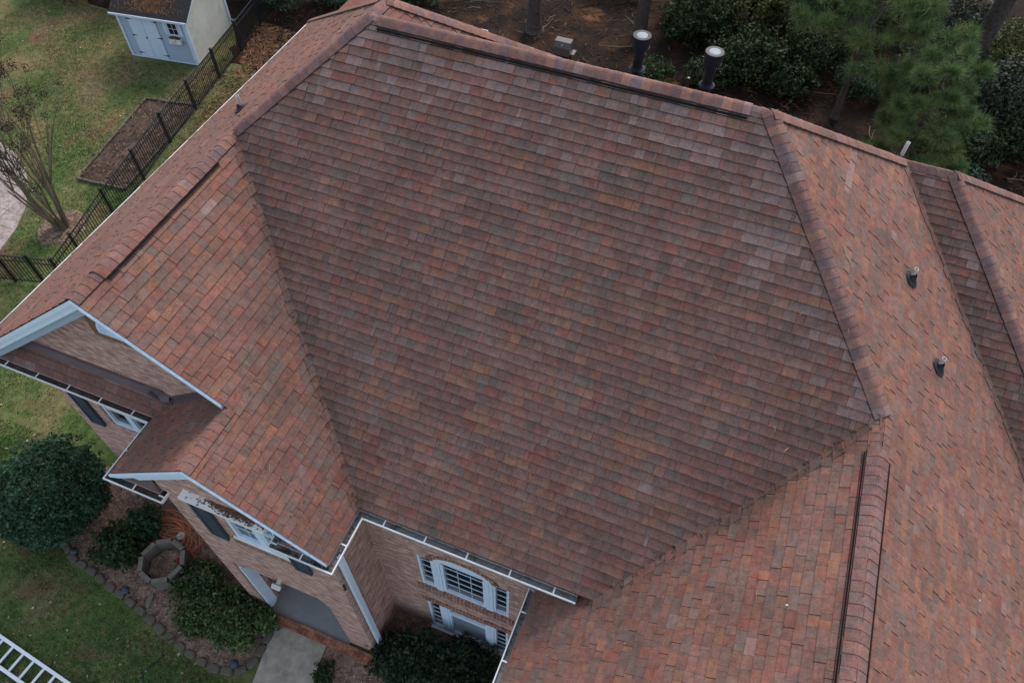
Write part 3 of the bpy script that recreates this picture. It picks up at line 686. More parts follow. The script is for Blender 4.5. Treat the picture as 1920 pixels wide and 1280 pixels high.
# leaf debris lying in the gutters
mb = MB(); rg = random.Random(3)
for (x0,y0,x1,y1,n) in ((xC-.10,-6.95,1.3,-6.95,50),(xC-.06,-6.9,xC-.06,-6.1,30),(-1.9,-5.8,-4.5,-5.8,60),(-1.95,-6.95,-.95,-6.95,25),(xRW+.05,-6.0,xRW+.05,-7.2,16)):
    zz_ = 4.93 if x0 > 4 else 5.73
    for i in range(n):
        t = rg.random(); cx = x0+(x1-x0)*t+rg.uniform(-.03,.03); cy = y0+(y1-y0)*t+rg.uniform(-.03,.03); s = rg.uniform(.015,.035); a = rg.random()*6.28
        cc = rg.choice(((.05,.035,.022),(.10,.06,.035),(.14,.10,.06)))
        mb.face([(cx+s*math.cos(a),cy+s*math.sin(a),zz_+rg.uniform(0,.03)),(cx+s*math.cos(a+2),cy+s*math.sin(a+2),zz_+rg.uniform(0,.03)),(cx-s*math.cos(a),cy-s*math.sin(a),zz_+rg.uniform(0,.03))], cc)
o = mb.build('gutter_leaf_debris', M['litter'], house); o['kind'] = 'stuff'
# downspouts
mb = MB(); mb.box((2.165,-6.71,.10),(2.235,-6.60,5.55)); mb.beam((2.20,-6.655,.14),(2.42,-6.70,.06),.04,.035); mb.beam((2.20,-6.655,5.52),(2.26,-6.70,5.70),.04,.035); mb.build('downspout', M['white'], house)
mb = MB(); mb.box((2.131,-6.80,4.2),(2.15,-6.76,4.45)); mb.build('wall_bracket', M['blackmetal'], house)

# ------------------------------------------------------------------ windows (outer face towards -Y)
def window(x0, x1, z0, z1, y, fr=.06, cols=1, rows=1, sash=True, glass='glass', bars=.008, name='window'):
    mb = MB(); d0, d1 = y-.03, y+.05
    mb.box((x0,d0,z0),(x0+fr,d1,z1)); mb.box((x1-fr,d0,z0),(x1,d1,z1)); mb.box((x0+fr,d0,z0),(x1-fr,d1,z0+fr)); mb.box((x0+fr,d0,z1-fr),(x1-fr,d1,z1))
    a, b, c, d = x0+fr, x1-fr, z0+fr, z1-fr
    if sash: mb.box((a,y-.015,(c+d)/2-.02),(b,y+.03,(c+d)/2+.02))
    for i in range(1, cols): x = a+(b-a)*i/cols; mb.box((x-bars/2,y+.012,c+.001),(x+bars/2,y+.0255,d-.001))
    for j in range(1, rows): z = c+(d-c)*j/rows; mb.box((a+.001,y+.014,z-bars/2),(b-.001,y+.0257,z+bars/2))
    o = mb.build(name, M['white'], house)
    p = MB(); p.box((a-.005,y+.026,c-.005),(b+.005,y+.034,d+.005)); p.build('pane', M[glass], o)
    return o
# stacked front windows
yw_ = YM+.04
window(3.02,3.33,2.85,4.36,yw_,.05,1,5,False); window(4.49,4.80,2.85,4.36,yw_,.05,1,5,False)
o = window(3.47,4.35,2.853,4.40,yw_,.055,3,5,False)
mb = MB(); mb.prism([(3.91+.47*math.cos(math.pi*i/16),yw_-.035,4.401+.27*math.sin(math.pi*i/16)) for i in range(17)], (0,.05,0)); mb.build('window_arch_panel', M['white'], house)
boxes('window_mullion', M['white'], [((xa,yw_-.05,2.85),(xa+w_,yw_+.05,4.36)) for xa, w_ in ((3.33,.067),(3.401,.067),(4.352,.067),(4.423,.067))])
mb = MB()
for i in range(12):
    a0, a1 = math.pi*i/12, math.pi*(i+1)/12; cx, cz = 3.91, 4.36
    mb.prism([(cx+.42*math.cos(a0),yw_-.05,cz+.22*math.sin(a0)),(cx+.56*math.cos(a0),yw_-.05,cz+.32*math.sin(a0)),(cx+.56*math.cos(a1),yw_-.05,cz+.32*math.sin(a1)),(cx+.42*math.cos(a1),yw_-.05,cz+.22*math.sin(a1))], (0,.08,0))
mb.build('window_arch_trim', M['white'], house)
window(3.02,3.33,.06,1.90,yw_,.05,1,6,False); window(4.49,4.80,.06,1.90,yw_,.05,1,6,False)
window(3.47,4.35,1.42,1.90,yw_,.05,3,2,False); window(3.47,4.35,.06,1.42,yw_,.055,1,1,False,'glass_pale')
boxes('window_mullion', M['white'], [((xa,yw_-.05,.064),(xa+.067,yw_+.05,1.90)) for xa in (3.33,3.401,4.352,4.423)])
boxes('window_sill', M['white'], [((3.0,YM-.06,.035),(4.82,YM,.062))])
# bay window over the arch
window(.173,.75,4.863,6.247,YB+.035,.07,2,4,True); window(.85,1.197,4.863,6.247,YB+.035,.05,2,4,True)
boxes('window_sill', M['alum'], [((.11,YB-.03,4.81),(1.27,YB-.001,4.866))])
boxes('window_mullion', M['white'], [((.752,YB-.005,4.863),(.848,YB+.08,6.247))])
mb = MB(); mb.box((.06,YB-.025,4.55),(1.30,YB,4.805)); mb.build('soldier_course', M['soldier'], house)
mb = MB(); mb.box((-.34,YB-.15,6.25),(1.22,YB-.0,6.33)); mb.box((-.30,YB-.10,6.18),(1.20,YB,6.249)); hd_ = mb.build('window_head', M['alum'], house)
mb = MB(); rg = random.Random(9)
for i in range(900):
    x = max(-.2,min(1.19,rg.gauss(.68,.33))); y = YB-.008-abs(rg.gauss(0,.055)); y = max(YB-.142, y); s = rg.uniform(.010,.026); a = rg.random()*6.3; z = 6.334+rg.random()*.012
    if rg.random() > .35+.65*math.sin(max(0,min(1,(x-.0)/1.2))*3.14)**.5: continue
    mb.face([(x+s*math.cos(a+k*1.6),y+s*.6*math.sin(a+k*1.6),z+rg.random()*.008) for k in range(4)], rg.choice(((.15,.085,.05),(.11,.065,.04),(.20,.13,.085))))
o = mb.build('leaf_debris', M['litter'], hd_); o['kind'] = 'stuff'
def shutter(x0, x1, z0, z1, y):
    mb = MB(); mb.box((x0,y-.05,z0),(x1,y-.02,z1)); t = .055
    for a in ((x0,z0,x0+t,z1),(x1-t,z0,x1,z1),(x0+t,z0,x1-t,z0+t),(x0+t,z1-t,x1-t,z1),(x0+t,(z0+z1)/2-.03,x1-t,(z0+z1)/2+.03)): mb.box((a[0],y-.065,a[1]),(a[2],y-.05,a[3]))
    mb.box((x0+.03,y-.02,z0+.05),(x1-.03,y-.0,z1-.05))
    return mb.build('shutter', M['shutter'], house)
shutter(-.40,-.04,4.60,6.17,YB); shutter(1.30,1.62,4.60,6.17,YB)
window(-4.20,-3.60,3.6,4.85,YLW+.07,.06,1,2,True); window(-3.58,-2.95,3.6,4.85,YLW+.07,.06,1,2,True)
mb = MB(); mb.box((-3.599,YLW+.03,3.603),(-3.581,YLW+.12,4.84)); mb.build('window_mullion', M['white'], house)
shutter(-4.82,-4.46,3.42,4.75,YLW)
# floodlight over the arch
mb = MB(); mb.obox((.52,YB-.14,3.02),(1,0,0),(0,.8,.6),(0,-.6,.8),.095,.045,.022); mb.box((.48,YB-.09,2.96),(.56,YB,3.04)); mb.build('floodlight', M['pvc'], house)

# ------------------------------------------------------------------ pipes on the roof
def pipe_vent(base, nrm, h, r=.034):
    base = Vector(base); nrm = Vector(nrm).normalized()
    mb = MB(); mb.tube([base-Vector((0,0,.05)), base+Vector((0,0,h))], r, 14, cap=False)
    mb.tube([base+Vector((0,0,h)), base+Vector((0,0,h-.12))], r*.8, 14, cap=False)
    n = 14
    for i in range(n):
        a0, a1 = 2*math.pi*i/n, 2*math.pi*(i+1)/n; c = base+Vector((0,0,h))
        mb.face([c+Vector((r*math.cos(a0),r*math.sin(a0),0)), c+Vector((r*math.cos(a1),r*math.sin(a1),0)), c+Vector((r*.8*math.cos(a1),r*.8*math.sin(a1),0)), c+Vector((r*.8*math.cos(a0),r*.8*math.sin(a0),0))])
    o = mb.build('vent_pipe', M['pvc'], house)
    q = nrm.to_track_quat('Z','Y'); ax = q @ Vector((1,0,0)); ay = q @ Vector((0,1,0))
    m2 = MB(); k = 20
    rings = [(.155,.028),(.150,.036),(.095,.050),(.062,.11),(.050,.15)]
    pts = [[base+(ax*math.cos(2*math.pi*j/k)+ay*math.sin(2*math.pi*j/k))*rr+nrm*(hh if hh < .06 else .05)+Vector((0,0,max(0,hh-.05))) for j in range(k)] for rr, hh in rings]
    for i in range(len(pts)-1):
        for j in range(k): m2.face([pts[i][j],pts[i][(j+1)%k],pts[i+1][(j+1)%k],pts[i+1][j]])
    m2.build('pipe_boot', M['rubber'], o)
    return o
nHR = (ss,0,1); nHL = (-sl,0,1)
for p, h in (((9.372,.10),.25),((10.13,-.98),.25)): pipe_vent((p[0],p[1],pHR(*p)), nHR, h)
pipe_vent((-3.05,-.24,pHL(-3.05,0)), nHL, .32)
pipe_vent((8.93,2.9,8.33), (0,sf,1), .40, .035); 
mb = MB(); mb.tube([(5.06,1.3,9.5),(5.06,1.3,10.03)], .022, 8); mb.build('vent_pipe', M['blackmetal'], house)
mb = MB(); mb.box((1.02,.62,pG(1.05,0)-.02),(1.10,.70,pG(1.05,0)+.17)); mb.build('vent_pipe', M['blackmetal'], house)
def flue(x, y, zt):
    zb_ = zR - sf*y - .05
    mb = MB(); mb.lathe((x,y,0), [(.105,zb_),(.090,zb_+.12),(.082,zt-.62),(.130,zt-.60),(.134,zt-.585),(.095,zt-.565),(.080,zt-.54),(.080,zt-.20)], 24)
    o = mb.build('flue_pipe', M['flue'], house)
    m2 = MB(); m2.lathe((x,y,0), [(.080,zt-.21),(.138,zt-.209),(.150,zt-.20),(.150,zt-.185),(.140,zt-.18),(.140,zt-.03),(.152,zt-.025),(.152,zt-.004),(.146,zt+.006),(.122,zt+.006)], 28); c = m2.build('flue_cap', M['flue'], o)
    m3 = MB(); m3.lathe((x,y,0), [(.121,zt-.012),(.120,zt+.002),(.06,zt+.010),(.01,zt+.012)], 28); m3.build('cap_disc', M['galv'], c) if False else m3.build('cap_disc', M['galv'], o)
flue(4.20,1.25,10.60); flue(5.37,1.25,10.60)
# ================================================================== ground, lawn, paths
def sheet(name, poly, z, mat, kind='structure', sub=None):
    mb = MB(); mb.face([(x,y,z) for x,y in poly]); o = mb.build(name, mat); tag(o, kind=kind); return o
g = MB(); g.face([(-150,-150,0),(150,-150,0),(150,150,0),(-150,150,0)]); tag(g.build('lawn', M['lawn']), kind='structure')
rg = random.Random(4)
fl = [(-150,15.5),(-30,14.0),(-24,12.6),(-20.5,11.8),(-18.2,12.6),(-15.2,13.5),(-14.2,12.0),(-13.55,10.6),(-12.6,10.9),(-11.2,9.6),(-9,8.4),(-6,7.6),(-3,7.4),(4,7.0),(14,6.5),(30,4),(150,0),(150,150),(-150,150)]
fl2 = []
for i in range(len(fl)):
    a, b = Vector(fl[i]), Vector(fl[(i+1)%len(fl)]); n = max(1, min(14, int((b-a).length/.5))) if abs(a.x) < 40 else 1
    for j in range(n): p = a.lerp(b, j/n); fl2.append((p.x+(rg.uniform(-.18,.18) if n > 1 else 0), p.y+(rg.uniform(-.18,.18) if n > 1 else 0)))
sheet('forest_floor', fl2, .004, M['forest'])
sheet('mulch_bed', [(-6.0,-7.2),(-5.3,-7.55),(-4.3,-7.78),(-3.0,-8.0),(-2.0,-8.25),(-1.2,-8.36),(-.5,-8.28),(-.24,-7.9),(-.28,-7.0),(-.45,-6.8),(-1.0,-6.6),(-1.0,-5.3),(-5.4,-5.2),(-6.8,-5.4),(-7.2,-6.3)], .006, M['mulch'])
sheet('mulch_bed', [(1.05,-7.0),(2.1,-6.95),(2.1,-5.7),(5.6,-5.7),(5.6,-8.4),(1.3,-8.6),(1.05,-7.9)], .006, M['mulch'])
sheet('mulch_bed', [(-13.27+.75*math.cos(a*.4)+rnd.uniform(-.12,.12), 1.0+.8*math.sin(a*.4)+rnd.uniform(-.12,.12)) for a in range(16)], .006, M['mulch'])
wk = [(-.25,-6.95),(1.02,-6.95),(1.06,-7.4),(1.15,-7.8),(1.25,-8.4),(1.3,-11),(.05,-11),(.0,-8.6),(-.07,-8.2),(-.18,-7.6)]
m_ = MB(); m_.prism([(x,y,.035) for x,y in wk], (0,0,-.1)); tag(m_.build('walkway', M['concrete']), kind='structure')
m_ = MB(); m_.box((-.47,-7.085,-.05),(1.02+1.1,-6.885,.10)); m_.build('front_step', M['step'], house)
pa = [(-14.33,-.56),(-14.25,-1.4),(-14.6,-2.6),(-24,-2.6),(-24,4.2),(-18.25,3.53),(-17.2,3.18),(-16.4,2.75),(-15.6,2.05),(-14.98,1.23),(-14.55,.35)]
m_ = MB(); m_.prism([(x,y,.03) for x,y in pa], (0,0,-.1)); tag(m_.build('patio', M['patio']), kind='structure')
gr = MB()
for i in range(12):
    x = -24+i*.78
    if x < -14.9: gr.box((x,-2.5,.0305),(x+.02,3.3 if x < -17 else (1.3 if x < -15.2 else .3),.0325))
for j in range(8):
    y = -2.2+j*.62; gr.box((-24,y,.0305),(-14.7 if y < .4 else (-15.2 if y < 1.2 else (-16.2 if y < 2 else -17.3)),y+.02,.0328))
tag(gr.build('patio_joints', plain('patio_joint', (.17,.145,.14), .9, .2, 4)), kind='structure')
# garden bed by the fence
gb = [(-14.34,2.97),(-12.55,3.16),(-13.0,7.85),(-15.03,7.47)]
bd = thing('garden_bed', (-13.8,5.3,0), 'long bare soil garden bed edged with small grey stones beside the black fence', 'garden bed')
mb = MB(); nn = 26
for i in range(nn):
    for j in range(10):
        def q(a, b):
            u, v = a/nn, b/10; p = (1-u)*((1-v)*np.array(gb[0])+v*np.array(gb[1]))+u*((1-v)*np.array(gb[3])+v*np.array(gb[2]))
            e = min(u, 1-u, v, 1-v)*6; return (p[0], p[1], .02+min(1,e)*(.05+.10*noise.noise(Vector((p[0]*1.6,p[1]*1.6,2)))+.05*noise.noise(Vector((p[0]*5,p[1]*5,2)))))
        mb.face([q(i,j),q(i,j+1),q(i+1,j+1),q(i+1,j)][::-1])
mb.build('soil', M['soil'], bd, smooth=True)
mb = MB()
for a, b in zip(gb, gb[1:]+gb[:1]):
    a = Vector(a); b = Vector(b); L = (b-a).length; t = (b-a)/L; n = int(L/.21)
    for i in range(n):
        c = a+t*(i+.5)*L/n; s = rg.uniform(.92,1.06); t3 = Vector((t.x,t.y,0))
        mb.obox((c.x+rg.uniform(-.01,.01),c.y+rg.uniform(-.01,.01),.05), t3, Vector((-t.y,t.x,0)), Vector((0,0,1)), L/n/2-.008, .038*s, .045*s)
mb.build('stone_edging', M['stone'], bd)

# ------------------------------------------------------------------ foliage helpers
def leafcloud(rs, n, centre, radii, leaf, cols, shell=.55, lump=.22, lscale=1.6, flat=0., zmin=.02, asp=.55, seedv=0):
    # leaves spread through an uneven ellipsoid volume
    d = rs.normal(size=(n,3)); d /= np.linalg.norm(d,axis=1)[:,None]
    rad = rs.random(n)**(1/3)*(1-shell)+shell
    lumpv = np.array([noise.noise(Vector((a*lscale+seedv,b*lscale,c*lscale))) for a,b,c in d])
    lump2 = np.array([noise.noise(Vector((a*4+seedv,b*4,c*4+7))) for a,b,c in d])
    rr = rad*(1+lump*lumpv*1.6+lump*.5*lump2)*(1-.12*rs.random(n))
    p = np.array(centre)+d*rr[:,None]*np.array(radii)
    keep = p[:,2] > zmin; p = p[keep]; d = d[keep]; lum = lumpv[keep]+.5*lump2[keep]; n = len(p)
    nr = d*.8+rs.normal(size=(n,3))*.7; nr[:,2] += .25; nr /= np.linalg.norm(nr,axis=1)[:,None]
    a = np.cross(nr, rs.normal(size=(n,3))); a /= np.linalg.norm(a,axis=1)[:,None]; b = np.cross(nr,a)
    s = leaf*(.6+.8*rs.random(n))[:,None]
    V = np.stack([p-a*s, p-b*s*asp, p+a*s, p+b*s*asp],1).reshape(-1,3)
    F = np.arange(n*4).reshape(n,4)
    cols = np.array(cols); ci = rs.integers(0,len(cols),n); C = cols[ci]*(.75+.5*rs.random(n))[:,None]*(1+.25*np.clip(lum,-1,1))[:,None]
    return V, F, C
def join(parts):
    V = []; F = []; C = []; o = 0
    for v, f, c in parts: V.append(v); F.append(f+o); C.append(c); o += len(v)
    return np.concatenate(V), np.concatenate(F), np.concatenate(C)
def shrub(name, loc, radii, n, leaf, cols, label, cat='shrub', group=None, seed=1, stems=5, lump=.22, shell=.5, zc=None, extra=(), lscale=1.6):
    rs = np.random.default_rng(seed); x, y, z = loc; zc = radii[2]*.85 if zc is None else zc
    t = thing(name, loc, label, cat, group)
    parts = [leafcloud(rs, n, (x,y,zc), radii, leaf, cols, shell, lump, seedv=seed*3.1, lscale=lscale)]
    for (dx,dy,dzz,sx) in extra: parts.append(leafcloud(rs, int(n*sx), (x+dx,y+dy,zc*dzz), tuple(r*(sx**.5)*.9 for r in radii), leaf, cols, shell, lump, seedv=seed*5.3+dx))
    for k in range(int(8+n/220)):          # stray shoots standing out of the outline
        d_ = rs.normal(size=3); d_[2] = abs(d_[2])*.8; d_ /= np.linalg.norm(d_); q0 = np.array((x,y,zc))+d_*np.array(radii)*(.93+.22*rs.random())
        parts.append(leafcloud(rs, 16, tuple(q0), (leaf*2.2,leaf*2.2,leaf*2.6), leaf, cols, .1, .4, seedv=k+seed))
    V, F, C = join(parts)
    build_np('foliage', V, F, C, M['leaf'], t)
    mb = MB(); rg_ = random.Random(seed)
    for i in range(stems):
        a = rg_.random()*6.28; e = Vector((x+math.cos(a)*radii[0]*.55, y+math.sin(a)*radii[1]*.55, zc*1.2)); s0 = Vector((x+math.cos(a)*.06,y+math.sin(a)*.06,0))
        mb.tube([s0, s0.lerp(e,.5)+Vector((0,0,.1*zc)), e], [.03,.02,.006], 6)
    mb.build('stem', M['bark'], t, smooth=True)
    return t
DK = [(.029,.066,.034),(.041,.086,.044),(.020,.047,.026),(.064,.112,.066)]
MID = [(.030,.055,.020),(.022,.045,.016),(.045,.070,.026),(.036,.060,.022)]
# big round evergreen at the front left corner
shrub('round_bush', (-6.20,-6.66,0), (1.20,1.26,1.20), 20000, .042, DK, 'very large round dark green bush at the left front corner of the house', 'bush', None, 3, 7, .10, .72, 1.15, lscale=2.2)
shrub('low_shrub', (-4.45,-7.0,0), (.60,.52,.42), 3000, .045, MID, 'small leafy green shrub between the big round bush and the stone ring', 'shrub', None, 4, 5, .5, .25, .36)
shrub('low_shrub', (-4.30,-6.35,0), (.42,.42,.40), 1500, .042, DK, 'small dark shrub beside the orange cord, behind the other small shrub', 'shrub', None, 5, 4, .3, .4, .34)
shrub('spreading_hedge', (-1.55,-7.30,0), (1.0,.62,.42), 6500, .042, [(.040,.084,.028),(.030,.062,.023),(.080,.120,.042),(.13,.135,.058)], 'low spreading green hedge under the arched porch wall, left of the concrete walkway', 'hedge', None, 6, 8, .42, .25, .34, ((-.60,.30,.9,.45),(.55,-.25,.95,.5),(-.75,.52,.8,.3),(.95,.15,.9,.3),(-.3,-.45,.7,.3)), 2.4)
shrub('foundation_shrub', (3.55,-6.85,0), (1.25,.75,.62), 8000, .045, [(.020,.036,.020),(.016,.030,.017),(.032,.050,.026),(.045,.06,.035)], 'wide dark green shrub in the corner below the tall front windows', 'shrub', None, 7, 8, .42, .25, .45, ((-.75,.1,1.,.5),(.75,.55,.9,.5)), 2.4)
shrub('low_shrub', (1.28,-7.62,0), (.22,.26,.16), 500, .035, MID, 'tiny green shrub at the right edge of the concrete walkway', 'shrub', None, 8, 3, .3, .3, .12)

# ------------------------------------------------------------------ front bed objects
ring_c = Vector((-3.25,-6.92,0)); ring = thing('stone_planter_ring', ring_c, 'eight-sided ring of grey stacked paver blocks in the mulch bed', 'planter')
for k in range(8):
    a0 = 2*math.pi*(k+.5)/8+.15; mb = MB()
    for lv in range(3):
        aa = a0+(.0 if lv != 1 else .03); rr = .46; c = ring_c+Vector((math.cos(aa)*rr, math.sin(aa)*rr, .085+.165*lv)); t = Vector((-math.sin(aa), math.cos(aa), 0)); n_ = Vector((math.cos(aa), math.sin(aa), 0))
        mb.obox(c, t, n_, Vector((0,0,1)), .172 if lv < 2 else .168, .045+.006*(lv==2), .078)
    mb.build('paver_block', M['paver'], ring)
mb = MB(); mb.face([(ring_c.x+.42*math.cos(i*.785),ring_c.y+.42*math.sin(i*.785),.10+.02*(i%2)) for i in range(8)]); mb.build('soil', M['mulch'], ring)
mb = MB(); rg = random.Random(8)
for i in range(16):
    a = rg.random()*6.28; c = ring_c+Vector((rg.uniform(-.22,.22),rg.uniform(-.22,.22),.13)); L = rg.uniform(.12,.26); d = Vector((math.cos(a),math.sin(a),rg.uniform(-.05,.2)))*L
    mb.tube([c-d, c+d*.3+Vector((0,0,.02)), c+d], [.008,.007,.003], 5)
tag(mb.build('dry_stick', M['stem'], None, ring_c), 'pile of dry brown sticks lying inside the stone ring', 'sticks')
def ball(name, c, r, mat, label, cat, sq=1):
    mb = MB(); n = 10; mb.lathe((c[0],c[1],c[2]), [(r*math.sin(math.pi*(i+.05)/n+.01) if 0 < i < n else r*.05, -r*sq*math.cos(math.pi*i/n)) for i in range(n+1)], 20); return tag(mb.build(name, mat, None, c, True), label, cat)
ball('ball', (-3.06,-6.74,.19), .075, M['red'], 'small red ball lying inside the stone ring', 'ball')
mb = MB(); c = (-3.45,-6.18,0); mb.lathe(c, [(.10,0),(.10,.05),(.09,.065),(.05,.075),(.045,.10),(.03,.105)], 20); tag(mb.build('drain_cap', M['pvc'], None, c, False), 'round white plastic cap on the mulch beside the orange cord', 'cap')
mb = MB(); c = (-4.03,-6.42,.0)
for i in range(7): mb.obox((c[0]+rg.uniform(-.10,.10), c[1]+rg.uniform(-.05,.05), .03+.012*i), Vector((math.cos(i),math.sin(i),.2)).normalized(), Vector((-math.sin(i),math.cos(i),0)), Vector((0,0,1)), .07, .025, .012)
tag(mb.build('crumpled_cloth', M['teal'], None, c), 'small crumpled teal cloth on the mulch inside the orange cord loops', 'cloth')
# orange cord: many loose loops
pts = []; rg = random.Random(12)
cx, cy = -3.72, -6.22
for i in range(260):
    a = i*.25; rr = .42+.16*math.sin(i*.071)+.10*math.sin(i*.173); ex = 1.25+.3*math.sin(i*.043)
    pts.append((cx+math.cos(a)*rr*ex+.16*math.sin(i*.031), cy+math.sin(a)*rr*.72+.12*math.cos(i*.037), .025+.02*(1+math.sin(i*.31))))
pts += [(-3.2,-6.3,.02),(-2.9,-6.45,.02),(-2.7,-6.5,.02)]
mb = MB(); mb.tube(pts, .011, 6); tag(mb.build('extension_cord', M['orange'], None, (cx,cy,0), True), 'tangle of thin orange cord in loose loops beside the brick wall', 'cord')
mb = MB(); mb.tube([(-2.05,-7.45,.42),(-2.0,-7.8,.2),(-2.05,-8.1,.08),(-2.3,-8.35,.10),(-2.15,-8.6,.03),(-2.35,-9.0,.02),(-2.0,-9.5,.02),(-2.1,-10.2,.02)], .014, 6); tag(mb.build('cable', M['cable'], None, (-2.1,-8.6,0), True), 'thin black cable crossing the edging stones onto the lawn', 'cable')
mb = MB(); mb.tube([(-2.62,-7.2,.62),(-2.2,-6.97,.74),(-1.7,-6.86,.86)], .009, 6); tag(mb.build('cable', M['cable'], None, (-2.2,-7.0,0), True), 'thin pale line across the top of the low hedge to the wall', 'cable')
# edging stones
ed = [(-5.75,-7.42),(-5.45,-7.56),(-5.15,-7.61),(-4.83,-7.65),(-4.52,-7.72),(-4.20,-7.79),(-3.88,-7.84),(-3.55,-7.90),(-3.22,-7.97),(-2.90,-8.05),(-2.57,-8.13),(-2.25,-8.21),(-1.93,-8.27),(-1.62,-8.33),(-1.30,-8.37),(-.98,-8.38),(-.68,-8.33),(-.42,-8.20),(-.27,-7.98),(-.24,-7.70),(-.25,-7.42)]
pos = ['beside the big round bush','just right of the first stone','third from the bush','near the left lamp','right of the left lamp','left of the middle lamp','touching the middle lamp','right of the middle lamp','below the loose block','below the stone ring','in front of the mulch gap','at the black cable','right of the black cable','below the low hedge','second below the low hedge','third below the low hedge','near the right lamp','beside the right lamp','at the walkway bend','along the walkway edge','nearest the brick step']
def rock(name, c, sx, sy, sz, rot, seed, mat, label, cat, group):
    mb = MB(); rs = random.Random(seed); nu, nv = 10, 6
    P = []
    for j in range(nv+1):
        th = math.pi*j/nv; row = []
        for i in range(nu):
            ph = 2*math.pi*i/nu; x, y, z = math.sin(th)*math.cos(ph), math.sin(th)*math.sin(ph), math.cos(th)
            f = lambda v: math.copysign(abs(v)**.55, v); q = Vector((f(x)*sx, f(y)*sy, f(z)*sz)); k = 1+.16*noise.noise(Vector((x*1.7+seed,y*1.7,z*1.7)))
            q = Vector((q.x*k, q.y*k, q.z*k)); row.append(Vector((c[0]+q.x*math.cos(rot)-q.y*math.sin(rot), c[1]+q.x*math.sin(rot)+q.y*math.cos(rot), c[2]+sz*.55+q.z)))
        P.append(row)
    for j in range(nv):
        for i in range(nu): mb.face([P[j][i],P[j+1][i],P[j+1][(i+1)%nu],P[j][(i+1)%nu]])
    return tag(mb.build(name, mat, None, c), label, cat, group)
for i, (x, y) in enumerate(ed):
    nx, ny = ed[min(i+1,len(ed)-1)]; px_, py_ = ed[max(i-1,0)]; rot = math.atan2(ny-py_, nx-px_)
    rock('edging_stone', (x,y,0), rnd.uniform(.125,.155), rnd.uniform(.075,.10), rnd.uniform(.05,.075), rot+rnd.uniform(-.15,.15), i*7+1, M['stone'], 'brown edging stone of the front bed, '+pos[i], 'stone', 'edging stones round the front bed')
rock('paver_stone', (-3.16,-7.72,0), .17, .06, .05, 1.85, 77, M['paver'], 'loose oblong grey block lying on the mulch below the stone ring', 'paver', None)
for i, (x, y, lb) in enumerate(((1.12,-7.75,'nearest the house'),(1.2,-8.05,'middle one of three'),(1.26,-8.4,'farthest from the house'))):
    rock('edging_stone', (x+.13,y,0), .10, .08, .05, 1.3+i*.3, 90+i, M['stone'], 'small dark stone along the right edge of the walkway, '+lb, 'stone', 'stones along the right walkway edge')
for (x, y, lb) in ((-5.42,-7.44,'near the big round bush'),(-3.72,-7.74,'below the stone ring'),(-.55,-8.16,'beside the concrete walkway')):
    t = thing('path_light', (x,y,0), 'small blue-black path lamp among the edging stones '+lb, 'lamp', 'path lamps in the front bed')
    mb = MB(); mb.lathe((x,y,0), [(.018,0),(.018,.16),(.04,.17),(.04,.23)], 10); mb.build('post', M['blackmetal'], t)
    mb = MB(); mb.lathe((x,y,0), [(.095,.225),(.092,.24),(.055,.275),(.012,.29)], 18); mb.build('lamp_shade', M['lamp_blue'], t, smooth=False)
# ladder lying on the lawn
ld = thing('ladder', (-4.8,-9.8,0), 'bright aluminium ladder lying flat on the grass in the bottom left corner', 'ladder')
d = Vector((2.09,-.22,0)).normalized(); n_ = Vector((-d.y,d.x,0)); a = Vector((-5.757,-9.555,.07))-d*1.6; L = 4.6
for off in (0,-.45):
    mb = MB(); c = a+d*L/2+n_*off
    mb.obox(c, d, n_, Vector((0,0,1)), L/2, .008, .045); mb.obox(c+Vector((0,0,.042)), d, n_, Vector((0,0,1)), L/2, .034, .004); mb.obox(c+Vector((0,0,-.042)), d, n_, Vector((0,0,1)), L/2, .034, .004)
    mb.build('rail', M['ladder'], ld)
for i in range(14):
    c = a+d*(.22+i*.315)+n_*-.225; mb = MB(); mb.obox(c+Vector((0,0,.012)), n_, d, Vector((0,0,1)), .215, .030, .006); mb.obox(c+Vector((0,0,-.006)), n_, d, Vector((0,0,1)), .215, .016, .011)
    mb.obox(c+Vector((0,0,.020))+d*.018, n_, d, Vector((0,0,1)), .215, .005, .003); mb.obox(c+Vector((0,0,.020))-d*.018, n_, d, Vector((0,0,1)), .215, .005, .003); mb.build('rung', M['ladder'], ld)

# ------------------------------------------------------------------ fence
fpts = [(-14.7,-1.84),(-12.95,-1.37),(-12.05,-1.13),(-11.3,-.95),(-11.5,.05),(-11.95,1.95),(-12.29,3.82),(-12.68,5.76),(-12.96,7.65),(-13.28,9.62),(-13.58,11.52),(-13.9,13.4),(-14.2,15.3)]
fe = thing('metal_fence', (-12.5,4,0), 'black metal picket fence running along the left side of the yard', 'fence')
for i, (x, y) in enumerate(fpts):
    mb = MB(); mb.box((x-.035,y-.035,0),(x+.035,y+.035,1.27)); mb.box((x-.045,y-.045,1.27),(x+.045,y+.045,1.285)); mb.face([(x-.045,y-.045,1.285),(x+.045,y-.045,1.285),(x,y,1.32)]); mb.face([(x+.045,y-.045,1.285),(x+.045,y+.045,1.285),(x,y,1.32)]); mb.face([(x+.045,y+.045,1.285),(x-.045,y+.045,1.285),(x,y,1.32)]); mb.face([(x-.045,y+.045,1.285),(x-.045,y-.045,1.285),(x,y,1.32)])
    mb.build('post', M['blackmetal'], fe)
